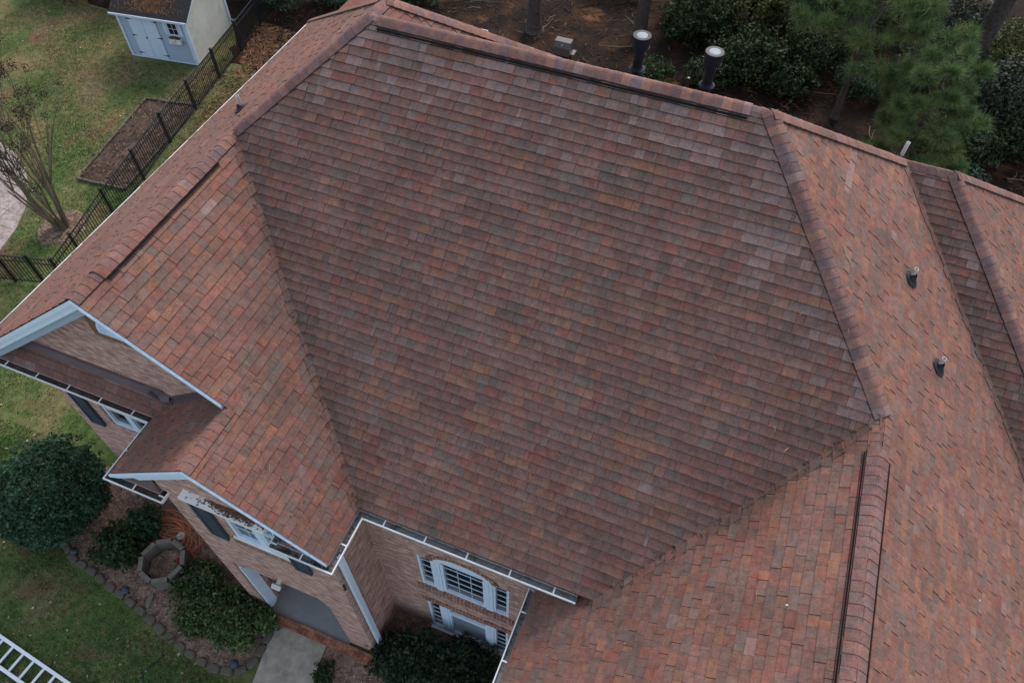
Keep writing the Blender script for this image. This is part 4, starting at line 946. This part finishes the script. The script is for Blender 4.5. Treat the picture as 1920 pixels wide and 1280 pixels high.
for (xa, ya), (xb, yb_) in zip(fpts, fpts[1:]):
    a = Vector((xa,ya,0)); b = Vector((xb,yb_,0)); L = (b-a).length; t = (b-a)/L; mb = MB()
    for z in (.12,.98,1.18): mb.beam(a+t*.035+Vector((0,0,z)), b-t*.035+Vector((0,0,z)), .014, .016)
    n = int(L/.11)
    for k in range(1, n):
        c = a+t*(L*k/n); mb.beam(c+Vector((0,0,.05)), c+Vector((0,0,1.17)), .009, .009)
    mb.build('picket_panel', M['blackmetal'], fe)

# ------------------------------------------------------------------ shed (local frame: x along the front, y into the depth)
A_ = Vector((-17.316,9.653,0)); rz = R(8.38)
sh = thing('garden_shed', A_, 'small white sided garden shed with double doors and a dark roof by the fence', 'shed', None, rz)
W_, D_, H_ = 2.78, 2.9, 1.84
mb = MB(); mb.box((0,0,0),(W_,.06,H_))
for k in range(17): mb.prism([(0,-.001,.04+k*.106),(0,-.034,.04+k*.106),(0,-.003,.04+(k+.98)*.106)], (W_,0,0))
mb.build('wall', M['vinyl'], sh)
pk = 2.75
mb = MB(); mb.prism([(W_-.06,.061,0),(W_-.06,D_,0),(W_-.06,D_,H_),(W_-.06,D_/2,pk),(W_-.06,.061,H_)], (.06,0,0))
for k in range(25):
    z0_, z1_ = .04+k*.106, .04+(k+.98)*.106
    hw = D_/2 if z0_ < H_ else max(0,(pk-z0_)/(pk-H_)*D_/2-.03)
    if hw > .1: mb.prism([(W_+.003,D_/2-hw+.062,z0_),(W_+.022,D_/2-hw+.062,z0_),(W_+.003,D_/2-hw+.062,z1_)], (0,2*hw-.07,0))
mb.build('wall', M['vinyl_side'], sh)
mb = MB(); mb.prism([(0,.061,0),(0,D_,0),(0,D_,H_),(0,D_/2,pk),(0,.061,H_)], (.06,0,0)); mb.box((.061,D_-.06,0),(W_-.061,D_,H_)); mb.build('wall', M['vinyl'], sh)
mb = MB()
mb.prism([(-.2,-.16,H_+.02),(-.2,D_/2,pk+.12),(-.2,D_/2,pk+.06),(-.2,-.16,H_-.04)], (W_+.4,0,0)); mb.prism([(-.2,D_/2+.001,pk+.12),(-.2,D_+.16,H_+.02),(-.2,D_+.16,H_-.04),(-.2,D_/2+.001,pk+.06)], (W_+.4,0,0))
rf = mb.build('roof', M['shed_roof'], sh)
mb = MB(); rg = random.Random(6)
for i in range(900):
    x = 1.35+rg.gauss(0,.50); yy = -.02+rg.random()*1.0; z = H_+.02+(yy+.16)/(D_/2+.16)*(pk+.10-H_)+.008; a = rg.random()*3.14; s = rg.uniform(.06,.16)
    if x > W_: continue
    mb.face([(x+s*math.cos(a),yy+s*.7*math.sin(a),z+s*.7*math.sin(a)*.55+.005),(x+.02,yy,z+.012),(x-s*math.cos(a),yy-s*.7*math.sin(a),z-s*.7*math.sin(a)*.55+.005),(x-.02,yy,z+.004)], rg.choice(((.20,.095,.05),(.16,.075,.04),(.24,.12,.06))))
o = mb.build('pine_straw', M['litter'], rf); o['kind'] = 'stuff'
mb = MB(); mb.box((-.2,-.20,H_-.06),(W_+.2,-.165,H_+.015)); mb.box((-.05,-.045,0),(.05,-.034,H_-.06)); mb.box((W_-.09,-.045,0),(W_+.03,-.034,H_-.06)); mb.box((W_+.023,-.035,0),(W_+.035,.07,H_)); mb.box((W_+.023,D_-.1,0),(W_+.035,D_+.03,H_)); mb.box((-.05,-.042,-.02),(W_+.03,-.0345,.05)); mb.box((0,-.16,H_-.055),(W_,-.0,H_-.04))
mb.prism([(W_+.17,-.18,H_+.0),(W_+.17,D_/2,pk+.09),(W_+.17,D_/2,pk-.05),(W_+.17,-.18,H_-.12)], (.03,0,0)); mb.prism([(W_+.17,D_/2,pk+.09),(W_+.17,D_+.18,H_),(W_+.17,D_+.18,H_-.12),(W_+.17,D_/2,pk-.05)], (.03,0,0))
mb.build('trim', M['shed_white'], sh)
for x0, x1, hx in ((.42,.99,.42),(.995,1.57,1.57)):
    mb = MB(); mb.box((x0+.004,-.05,.05),(x1-.004,-.03,1.76)); o = mb.build('door', M['shed_white'], sh)
    for z in (.22,.95,1.62):
        m2 = MB(); sgn = 1 if hx < 1 else -1; m2.box((min(hx-.05*sgn,hx+.04*sgn),-.056,z-.025),(max(hx-.05*sgn,hx+.04*sgn),-.0505,z+.025)); m2.prism([(hx+.04*sgn,-.056,z-.02),(hx+.04*sgn,-.056,z+.02),(hx+.2*sgn,-.056,z)], (0,.005,0)); m2.build('hinge', M['blackmetal'], o)
    if hx < 1: m2 = MB(); m2.box((x1-.05,-.07,.86),(x1-.02,-.0505,.95)); m2.build('handle', M['blackmetal'], o)
mb = MB()
for b in ((2.0,-.05,1.16,2.05,1.72),(2.41,-.05,1.16,2.46,1.72),(2.05,-.05,1.16,2.41,1.22),(2.05,-.05,1.66,2.41,1.72)): mb.box((b[0],-.05,b[2]),(b[3],-.023,b[4]))
mb.box((2.225,-.042,1.221),(2.24,-.026,1.659)); mb.box((2.051,-.041,1.435),(2.409,-.027,1.45)); wv = mb.build('window', M['shed_white'], sh)
mb = MB(); mb.box((2.05,-.034,1.22),(2.41,-.030,1.66)); mb.build('pane', M['glass'], wv)
for x0, x1 in ((1.86,1.985),(2.475,2.60)): mb = MB(); mb.box((x0,-.047,1.18),(x1,-.023,1.70)); mb.box((x0+.02,-.055,1.22),(x1-.02,-.0475,1.66)); mb.build('shutter', M['shed_white'], sh)
mb = MB()
mb.box((1.98,-.19,.90),(2.48,-.175,1.10)); mb.box((1.98,-.174,.90),(1.995,-.023,1.10)); mb.box((2.465,-.174,.90),(2.48,-.023,1.10)); mb.box((1.996,-.174,.90),(2.464,-.023,.92)); mb.build('flower_box', plain('weathered_white_box', (.62,.64,.62), .8, .15, 8, dirt=((.20,.17,.13), 7, .52)), sh)
V, F, C = leafcloud(np.random.default_rng(2), 260, (2.23,-.10,1.11), (.22,.07,.06), .03, [(.16,.10,.055),(.09,.07,.03)], .2, .3); build_np('dried_plants', V, F, C, M['leaf'], sh)

# ------------------------------------------------------------------ dark box with a dial, behind the house
gx = thing('metal_grill', (-1.45,15.6,0), 'dark grey metal box with sloping lid and round dial behind the roof ridge', 'grill')
mb = MB(); c0 = (-1.75,15.3); mb.prism([(c0[0],c0[1],.55),(c0[0],c0[1]+.55,.55),(c0[0],c0[1]+.55,.95),(c0[0],c0[1]+.40,1.08),(c0[0],c0[1]+.12,1.06),(c0[0],c0[1],.86)], (.64,0,0)); mb.build('lid', M['greybox'], gx)
mb = MB(); mb.box((c0[0]+.03,c0[1]+.03,.40),(c0[0]+.61,c0[1]+.52,.549)); mb.build('body', M['blackmetal'], gx)
for dx, dy in ((.05,.05),(.55,.05),(.05,.46),(.55,.46)): mb = MB(); mb.box((c0[0]+dx,c0[1]+dy,0),(c0[0]+dx+.04,c0[1]+dy+.04,.399)); mb.build('leg', M['blackmetal'], gx)
mb = MB(); mb.tube([(c0[0]+.32,c0[1]+.055,.955),(c0[0]+.32,c0[1]+.03,.97)], .045, 14); mb.build('dial', M['galv'], gx)
mb = MB(); mb.box((c0[0]+.645,c0[1]+.1,.6),(c0[0]+.80,c0[1]+.45,.63)); mb.build('side_shelf', M['greybox'], gx)

# ------------------------------------------------------------------ trees
def needles(rs, P, D, n, L, wd, cols):
    # bursts of needles at points P with shoot directions D
    m = len(P); T = np.repeat(P,n,0); DD = np.repeat(D,n,0); k = m*n
    d = rs.normal(size=(k,3)); d /= np.linalg.norm(d,axis=1)[:,None]; d = d*.95+DD*.75; d /= np.linalg.norm(d,axis=1)[:,None]
    ln = L*(.7+.6*rs.random(k))[:,None]; s = np.cross(d, rs.normal(size=(k,3))); s /= np.linalg.norm(s,axis=1)[:,None]
    tip = T+d*ln; tip[:,2] -= .10*ln[:,0]
    V = np.stack([T-s*wd, T+s*wd, tip],1).reshape(-1,3); F = np.arange(k*3).reshape(k,3)
    cols = np.array(cols); cc = cols[rs.integers(0,len(cols),m)]*(.7+.6*rs.random(m))[:,None]; C = np.repeat(cc,n,0)*(.85+.3*rs.random(k))[:,None]
    return V, F, C
PINE = [(.120,.205,.066),(.088,.160,.054),(.155,.235,.078),(.048,.090,.034),(.200,.240,.078)]
def pine(name, base, H, r0, z0, reach, label, seed, nl=26, tufts=20, nn=26, needleL=.26, lean=(0,0), group='pine trees in the woods', wd=.007):
    rs = np.random.default_rng(seed); rg_ = random.Random(seed); t = thing(name, base, label, 'pine tree', group); B = Vector(base)
    ax = lambda z: Vector((B.x+lean[0]*z+.10*math.sin(z*.5+seed), B.y+lean[1]*z+.10*math.cos(z*.43+seed), z))
    zs = [0,.15,.5,1.2]+[1.2+(H-1.2)*k/9 for k in range(1,10)]
    mb = MB(); mb.tube([ax(z) for z in zs], [r0*(1.55 if z == 0 else 1.25 if z < .2 else 1.08 if z < .6 else max(.06,1-.75*z/H)) for z in zs], 14)
    for i in range(90):   # plates of bark standing off the trunk
        z = rg_.uniform(.2,min(H*.7,9)); a = rg_.random()*6.28; r_ = r0*max(.2,1-.75*z/H)*1.0; c = ax(z)+Vector((math.cos(a)*r_,math.sin(a)*r_,0))
        mb.obox(c, Vector((-math.sin(a),math.cos(a),0)), Vector((math.cos(a),math.sin(a),0)), Vector((0,0,1)), r0*rg_.uniform(.12,.22), .012, rg_.uniform(.08,.22))
    mb.build('trunk', M['bark'], t)
    lb = MB(); P = []; D = []
    for i in range(nl):
        f = (i+.5)/nl; z = z0+(H-z0)*f; a = i*2.4+rg_.random()*.8; L = reach*(1-.62*f**1.4)*rg_.uniform(.65,1.1)*(0.6 if f < .06 else 1)
        dr = Vector((math.cos(a),math.sin(a),0)); s0 = ax(z); pts_ = [s0+dr*(L*q)+Vector((0,0,L*(.10*q+.16*q*q)-.12*L*q*(1-f))) for q in (0,.35,.7,1)]
        lb.tube(pts_, [.045*(1-f*.5),.03,.02,.008], 6)
        for k in range(int(tufts*(.5+L/reach*.6))):
            q = .30+.70*rg_.random()**.7; j = min(2,int(q*3)); p0 = pts_[j].lerp(pts_[j+1], q*3-j) if j < 3 else pts_[3]
            sp = .34*L*(1.15-q)*rg_.uniform(.2,1.4); sa = rg_.choice((-1,1)); side = Vector((-dr.y,dr.x,0))*sa
            e = p0+side*sp+dr*sp*.55+Vector((0,0,rg_.uniform(-.05,.22)*L*.5)); dd = (e-p0+dr*.25+Vector((0,0,.25))).normalized()
            P.append(e); D.append(dd)
            if k % 2 == 0: lb.tube([p0, p0.lerp(e,.5)+Vector((0,0,-.02)), e], [.012,.008,.005], 5)
    lb.build('limb', M['bark'], t)
    P = np.array([tuple(p) for p in P]); D = np.array([tuple(p) for p in D])
    V, F, C = needles(rs, P, D, nn, needleL, wd, PINE); build_np('crown', V, F, C, M['needle'], t)
    return t
pine('pine_tree', (-3.28,17.5,0), 15.5, .27, 9.0, 2.6, 'straight dark pine trunk on the straw floor, leftmost of the trees behind the roof', 41, 20, 12, 18)
pine('pine_tree', (.89,18.9,0), 15.0, .26, 9.0, 2.6, 'straight dark pine trunk rising behind the left flue pipe', 42, 20, 12, 18)
pine('pine_tree', (8.87,20.0,0), 15.0, .30, 8.8, 2.6, 'pine trunk at the edge of the bright needle crowns, behind the right flue pipe', 43, 20, 14, 18)
pine('pine_tree', (9.0,16.4,0), 7.4, .12, 2.9, 3.2, 'bushy young pine with a wide bright green needle crown above the right ridge', 47, 34, 60, 34, .36)
pine('pine_tree', (13.03,19.8,0), 15.5, .36, 8.5, 2.8, 'thick dark leaning pine trunk near the top right corner', 44, 20, 14, 18)
pine('pine_tree', (11.0,12.6,0), 5.2, .10, 1.2, 2.0, 'young feathery pine standing close behind the right roof ridge', 45, 30, 46, 34, .32)
pine('pine_tree', (-7.6,21.5,0), 15.0, .25, 9.5, 2.5, 'pine at the back edge of the woods beyond the left roof slope', 46, 16, 10, 16)
HOL = [(.020,.036,.015),(.032,.054,.020),(.060,.085,.030),(.013,.024,.011)]
YEL = [(.075,.085,.026),(.050,.070,.022),(.10,.10,.035)]
GRY = [(.040,.052,.034),(.060,.068,.045),(.030,.040,.028)]
wood = [((5.3,17.8),(1.35,1.2,1.0),3200,.07,HOL,'glossy dark holly-like bush beside the right flue pipe'),
 ((2.9,19.3),(1.3,1.2,1.3),2600,.08,HOL,'dark leafy bush between the two flue pipes'),
 ((14.2,18.3),(1.7,1.5,1.3),3800,.075,GRY,'broad grey-green bush at the right edge of the photo'),
 ((13.3,15.4),(1.2,1.1,.8),2200,.065,HOL,'low dark green bush near the far right roof corner'),
 ((12.4,22.6),(1.6,1.4,1.3),2600,.09,GRY,'grey-green bush behind the leaning trunk'),
 ((3.1,22.0),(1.7,1.4,1.6),2800,.09,HOL,'tall dark bush at the top edge behind the flue pipes'),
 ((15.4,21.6),(1.6,1.4,1.5),2400,.09,YEL,'yellow-green bush in the top right corner'),
 ((7.1,17.2),(.9,.8,.65),1500,.065,HOL,'smaller glossy bush at the foot of the bushy pine'),
 ((10.6,23.6),(1.5,1.3,1.3),2200,.09,YEL,'sparse yellow-green bush in the gap behind the bushy pine'),
 ((11.9,17.0),(.7,.6,.55),900,.06,YEL,'small bright yellow-green bush left of the leaning trunk'),
 ((2.2,15.9),(.7,.6,.5),700,.06,MID,'small green sapling bush just right of the left flue pipe'),
 ((6.2,21.6),(1.6,1.4,1.5),2400,.09,HOL,'dark bush at the top edge left of the bushy pine'),
 ((17.0,17.5),(1.6,1.4,1.3),2200,.08,GRY,'grey-green bush outside the right edge'),
 ((4.2,16.6),(1.0,.8,.6),1700,.05,HOL,'low dark bush in front of the glossy bush by the right flue'),
 ((7.6,19.4),(1.5,1.2,1.0),2600,.06,HOL,'loose dark bush left of the bushy pine trunk'),
 ((9.9,18.2),(1.2,1.0,.7),1900,.055,DK,'low dark green bush behind the bushy pine'),
 ((11.6,19.6),(1.2,1.0,.9),2000,.055,GRY,'grey-green bush at the foot of the leaning trunk'),
 ((12.4,16.2),(1.0,.9,.6),1600,.05,HOL,'low dark bush right of the young feathery pine'),
 ((13.0,13.6),(1.1,.9,.6),1700,.05,DK,'low dark bush nearest the far right roof corner'),
 ((15.6,16.6),(1.4,1.2,1.1),2300,.06,HOL,'dark bush at the right edge below the grey-green one'),
 ((4.6,20.4),(1.5,1.2,1.3),2500,.065,YEL,'yellowish bush above the right flue pipe'),
 ((8.6,23.0),(1.6,1.3,1.4),2500,.07,HOL,'dark bush at the top edge right of the bushy pine'),
 ((14.0,20.4),(1.3,1.1,1.2),2200,.06,YEL,'yellow-green bush right of the leaning trunk'),
 ((-1.0,22.6),(1.5,1.2,1.1),2200,.07,DK,'dark bush at the top edge between the two bare trunks'),
 ((-14.2,15.2),(1.5,1.2,1.3),2600,.07,DK,'dark hedge-like bush just right of the garden shed'),
 ((-11.6,16.2),(1.7,1.2,1.4),2800,.08,DK,'dark hedge-like bush above the left roof eave'),
 ((-16.4,15.4),(1.7,1.2,1.5),2600,.08,DK,'dark bush behind the garden shed'),
 ((-19.5,13.4),(1.6,1.1,1.2),2400,.08,[(.040,.034,.022),(.028,.032,.018),(.055,.042,.026)],'brown-green bush left of the garden shed'),
 ((-22.8,12.6),(1.8,1.1,1.2),2400,.08,[(.040,.034,.022),(.028,.032,.018),(.055,.042,.026)],'brown-green bush in the top left corner'),
 ((-9.0,17.8),(1.6,1.2,1.2),2200,.08,DK,'dark bush at the forest edge behind the left gutter')]
for i, ((x,y),r_,n,lf,cl,lb) in enumerate(wood):
    shrub('woodland_bush', (x,y,0), r_, n, lf, cl, lb, 'bush', 'bushes in the woods', 60+i, 6, .38, .25, r_[2]*.8, ((r_[0]*.6,.2,1.1,.35),(-r_[0]*.5,-.3,.8,.35)))
# crape myrtle, bare multi-stem
cm = thing('bare_tree', (-13.27,1.0,0), 'bare multi-stemmed tree with brown seed clusters at the left edge of the lawn', 'tree')
rg = random.Random(31); rs = np.random.default_rng(31); mb = MB(); tips = []
def grow(p, d, L, r_, lev):
    n = 4; pts_ = [p]; q = p
    for i in range(n):
        d = (d+Vector((rg.uniform(-.10,.10),rg.uniform(-.10,.10),.05))).normalized(); q = q+d*(L/n); pts_.append(q)
    mb.tube(pts_, [r_*(1-.55*i/n) for i in range(n+1)], 6)
    if lev == 0: tips.append((q,d)); return
    for k in range(rg.choice((2,3,3))):
        j = rg.randint(2,4); s = pts_[j]; nd = (d+Vector((rg.uniform(-.55,.55),rg.uniform(-.55,.55),rg.uniform(0,.35)))).normalized(); grow(s, nd, L*rg.uniform(.5,.75), r_*.45, lev-1)
for k in range(13):
    a = k*.483+rg.uniform(-.2,.2); sp = rg.uniform(.10,.40); p = Vector((-13.27+.16*math.cos(a), 1.0+.16*math.sin(a), 0))
    grow(p, Vector((math.cos(a)*sp-.06,math.sin(a)*sp-.02,1)).normalized(), rg.uniform(2.3,3.1), rg.uniform(.040,.060), 3)
mb.build('trunk', M['stem'], cm)
parts = []
for i, (q, d_) in enumerate(tips):
    if rg.random() < .7: parts.append(leafcloud(rs, 60, tuple(q), (.15,.15,.17), .026, [(.050,.036,.026),(.035,.026,.020),(.075,.052,.034)], .2, .4, seedv=i))
V, F, C = join(parts); build_np('seed_clusters', V, F, C, M['leaf'], cm)

# ------------------------------------------------------------------ grass, leaves, sticks, straw
rs = np.random.default_rng(77)
def inpoly(px, py, poly):
    c = np.zeros(len(px), bool); j = len(poly)-1
    for i in range(len(poly)):
        xi, yi = poly[i]; xj, yj = poly[j]; k = ((yi > py) != (yj > py)) & (px < (xj-xi)*(py-yi)/(yj-yi+1e-12)+xi); c ^= k; j = i
    return c
lawns = [([(-12,-5.2),(-6.2,-5.2),(-6.2,-7.3),(-5.4,-7.7),(-2.2,-8.35),(-1,-8.5),(-.1,-8.4),(.0,-11),(-8,-11)], 62000, 1.0),
         ([(-19,-3),(-14.2,-.6),(-14.9,1.3),(-17.2,3.3),(-20,3.8),(-24,6),(-24,12),(-20,11.8),(-17,9.3),(-14.4,10),(-13.4,10.2),(-11.0,9.5),(-7,7),(-7,-5),(-12,-5)], 90000, 1.0)]
ptsG = []
for poly, n, k in lawns:
    xs, ys = [p[0] for p in poly], [p[1] for p in poly]; px_ = rs.uniform(min(xs),max(xs),n*2); py_ = rs.uniform(min(ys),max(ys),n*2); m = inpoly(px_,py_,poly)
    m &= ~inpoly(px_,py_,gb) & ~inpoly(px_,py_,pa); ptsG.append(np.stack([px_[m][:n],py_[m][:n]],1))
G = np.concatenate(ptsG); n = len(G)
hv = np.array([noise.noise(Vector((x*.55,y*.55,1.7)))+.5*noise.noise(Vector((x*1.9,y*1.9,4))) for x, y in G])
keep = rs.random(n) < np.clip(.62+hv*.9,.12,1); G = G[keep]; hv = hv[keep]; n = len(G)
a = rs.random(n)*6.28; h = (.035+.05*rs.random(n)); ln = rs.normal(size=(n,2))*.035; wdt = .006+.007*rs.random(n)
P0 = np.stack([G[:,0]-np.cos(a)*wdt, G[:,1]-np.sin(a)*wdt, np.zeros(n)],1); P1 = np.stack([G[:,0]+np.cos(a)*wdt, G[:,1]+np.sin(a)*wdt, np.zeros(n)],1); P2 = np.stack([G[:,0]+ln[:,0], G[:,1]+ln[:,1], h],1)
V = np.stack([P0,P1,P2],1).reshape(-1,3); F = np.arange(n*3).reshape(n,3)
gc = np.array([(.060,.122,.032),(.080,.138,.040),(.130,.146,.056),(.23,.185,.095)])
wi = np.clip((rs.normal(size=n)*.8+1.1-hv*2.2),0,3).astype(int); wi = np.where((G[:,1] > 4+3*hv) & (rs.random(n) < .6), 3, wi); C = gc[wi]*(.75+.5*rs.random(n))[:,None]*np.where(G[:,1] > 4, .75, 1.0)[:,None]
tag(build_np('grass', V, F, C, M['grass']), kind='stuff')
def litter(name, pts, size, cols, z=.012, kind='stuff', asp=.6, curl=.02):
    n = len(pts); a = rs.random(n)*6.28; s = size*(.5+rs.random(n)); ca, sa = np.cos(a)*s, np.sin(a)*s; zz_ = z+rs.random((n,4))*curl
    x, y = pts[:,0], pts[:,1]
    V = np.stack([np.stack([x+ca,y+sa,zz_[:,0]],1),np.stack([x-sa*asp,y+ca*asp,zz_[:,1]],1),np.stack([x-ca,y-sa,zz_[:,2]],1),np.stack([x+sa*asp,y-ca*asp,zz_[:,3]],1)],1).reshape(-1,3)
    cols = np.array(cols); C = cols[rs.integers(0,len(cols),n)]*(.8+.4*rs.random(n))[:,None]
    return tag(build_np(name, V, np.arange(n*4).reshape(n,4), C, M['litter']), kind=kind)
def scatter(poly, n):
    xs, ys = [p[0] for p in poly], [p[1] for p in poly]; p = np.stack([rs.uniform(min(xs),max(xs),n*3),rs.uniform(min(ys),max(ys),n*3)],1); return p[inpoly(p[:,0],p[:,1],poly)][:n]
litter('fallen_leaves', np.concatenate([scatter(lawns[0][0],260), scatter(lawns[1][0],420)]), .035, [(.30,.24,.19),(.22,.15,.10),(.36,.31,.27),(.25,.12,.06)])
litter('mulch_chips', np.concatenate([scatter([(-5.9,-7.2),(-5.3,-7.5),(-3,-7.95),(-1.2,-8.3),(-.5,-8.2),(-.5,-6.9),(-1.0,-6.6),(-1.0,-5.4),(-5,-5.3),(-6.4,-6)],6000), scatter([(1.1,-7.0),(2.1,-6.95),(2.1,-5.8),(5.4,-5.8),(5.4,-8.3),(1.35,-8.5)],2200), np.stack([-13.27+rs.normal(size=500)*.42,1.0+rs.normal(size=500)*.42],1)]), .026, [(.18,.105,.078),(.27,.175,.13),(.11,.068,.052),(.38,.27,.21)], .012, 'stuff', .4, .02)
litter('fence_straw', np.concatenate([scatter([(-13.6,13.2),(-12.9,13.4),(-12.3,10.6),(-12.0,7.5),(-11.6,4),(-11.1,1),(-11.5,1),(-12.1,4),(-12.6,7.5),(-13.1,10.6)],1500), scatter([(-14.2,13.6),(-12.2,13.4),(-11.4,10.6),(-13.2,10.8)],1600)]), .09, [(.22,.105,.05),(.15,.075,.04),(.28,.14,.065),(.09,.05,.032)], .02, 'stuff', .14, .04)
litter('bed_litter', scatter(gb, 900), .05, [(.13,.075,.045),(.20,.12,.07),(.06,.04,.03),(.26,.17,.09),(.035,.03,.022)], .10, 'stuff', .22, .06)
fp = np.stack([rs.uniform(-14,18,26000),rs.uniform(7.6,26,26000)],1)
fv = np.array([noise.noise(Vector((x*.35,y*.35,9))) for x, y in fp]); fp = fp[rs.random(len(fp)) < np.clip(.45+fv,.1,1)]
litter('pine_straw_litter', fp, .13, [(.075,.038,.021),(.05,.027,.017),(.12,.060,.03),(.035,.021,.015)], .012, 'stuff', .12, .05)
mb = MB(); rg = random.Random(14)
for i in range(60):
    x, y = rg.uniform(-9,16), rg.uniform(9,24); a = rg.random()*6.28; L = rg.uniform(.4,1.6); d = Vector((math.cos(a),math.sin(a),0))
    c = Vector((x,y,.04)); mb.tube([c-d*L*.5, c+Vector((rg.uniform(-.1,.1),rg.uniform(-.1,.1),.06)), c+d*L*.5+Vector((0,0,rg.uniform(0,.3)))], [.018,.014,.005], 5)
tag(mb.build('fallen_sticks', M['stem']), kind='stuff')
# needles, bits of leaf and pale flecks lying on the roof
mb = MB(); rg = random.Random(21)
for i in range(230):
    f, xr_, yr_ = rg.choice(((pF,(0,7.5),(-5.8,-.4)),(pHR,(7.4,12),(-6,.6)),(pRL,(6.2,8.9),(-7.2,-5.4)),(pLR,(.3,2.1),(-6.8,-5.9)),(pLR,(-1.4,.4),(-5.6,-4.4)),(pF,(2.2,6),(-5.9,-4.6))))
    x, y = rg.uniform(*xr_), rg.uniform(*yr_); z = f(x,y)
    if f is pF and (z > pHL(x,y) or z > pHR(x,y) or z < pLR(x,y) or (x > 5.5 and z < pRL(x,y))): continue
    a = rg.random()*6.28; L = rg.uniform(.03,.09) if i % 3 else rg.uniform(.012,.02); dx, dy = math.cos(a)*L, math.sin(a)*L; wx, wy = -dy*(.07 if i % 3 else .8), dx*(.07 if i % 3 else .8)
    P = lambda u, v: (u, v, f(u,v)+.045)
    mb.face([P(x-dx,y-dy),P(x+wx,y+wy),P(x+dx,y+dy),P(x-wx,y-wy)], rg.choice(((.22,.13,.07),(.16,.09,.05),(.30,.20,.12))) if i % 3 else rg.choice(((.55,.52,.50) if i % 30 == 0 else (.12,.07,.045),(.10,.06,.04),(.26,.17,.10))))
for a_, b_ in ((L1,VL),(A1,VR),(W1,V2)):
    for i in range(90):
        q = a_.lerp(b_, rg.random())+Vector((rg.gauss(0,.05),rg.gauss(0,.05),.045)); an = rg.random()*6.28; L = rg.uniform(.02,.06); dx, dy = math.cos(an)*L, math.sin(an)*L
        mb.face([q-Vector((dx,dy,0)), q+Vector((-dy*.25,dx*.25,.01)), q+Vector((dx,dy,.005)), q-Vector((-dy*.25,dx*.25,-.01))], rg.choice(((.10,.06,.035),(.15,.09,.05),(.06,.04,.028))))
o = mb.build('roof_litter', M['litter']); tag(o, kind='stuff')
# twig on the roof
tw = [(8.02,-.86),(8.08,-.96),(8.16,-1.0),(8.24,-1.06)]
mb = MB(); mb.tube([(x,y,pHR(x,y)+.045) for x,y in tw], [.006,.007,.006,.004], 6); c = (tw[1][0],tw[1][1],pHR(*tw[1]))
tag(mb.build('twig', plain('pale_twig', (.50,.34,.22), .8, .1, 8), None, c), 'short pale twig lying on the right roof slope near the hip', 'twig')
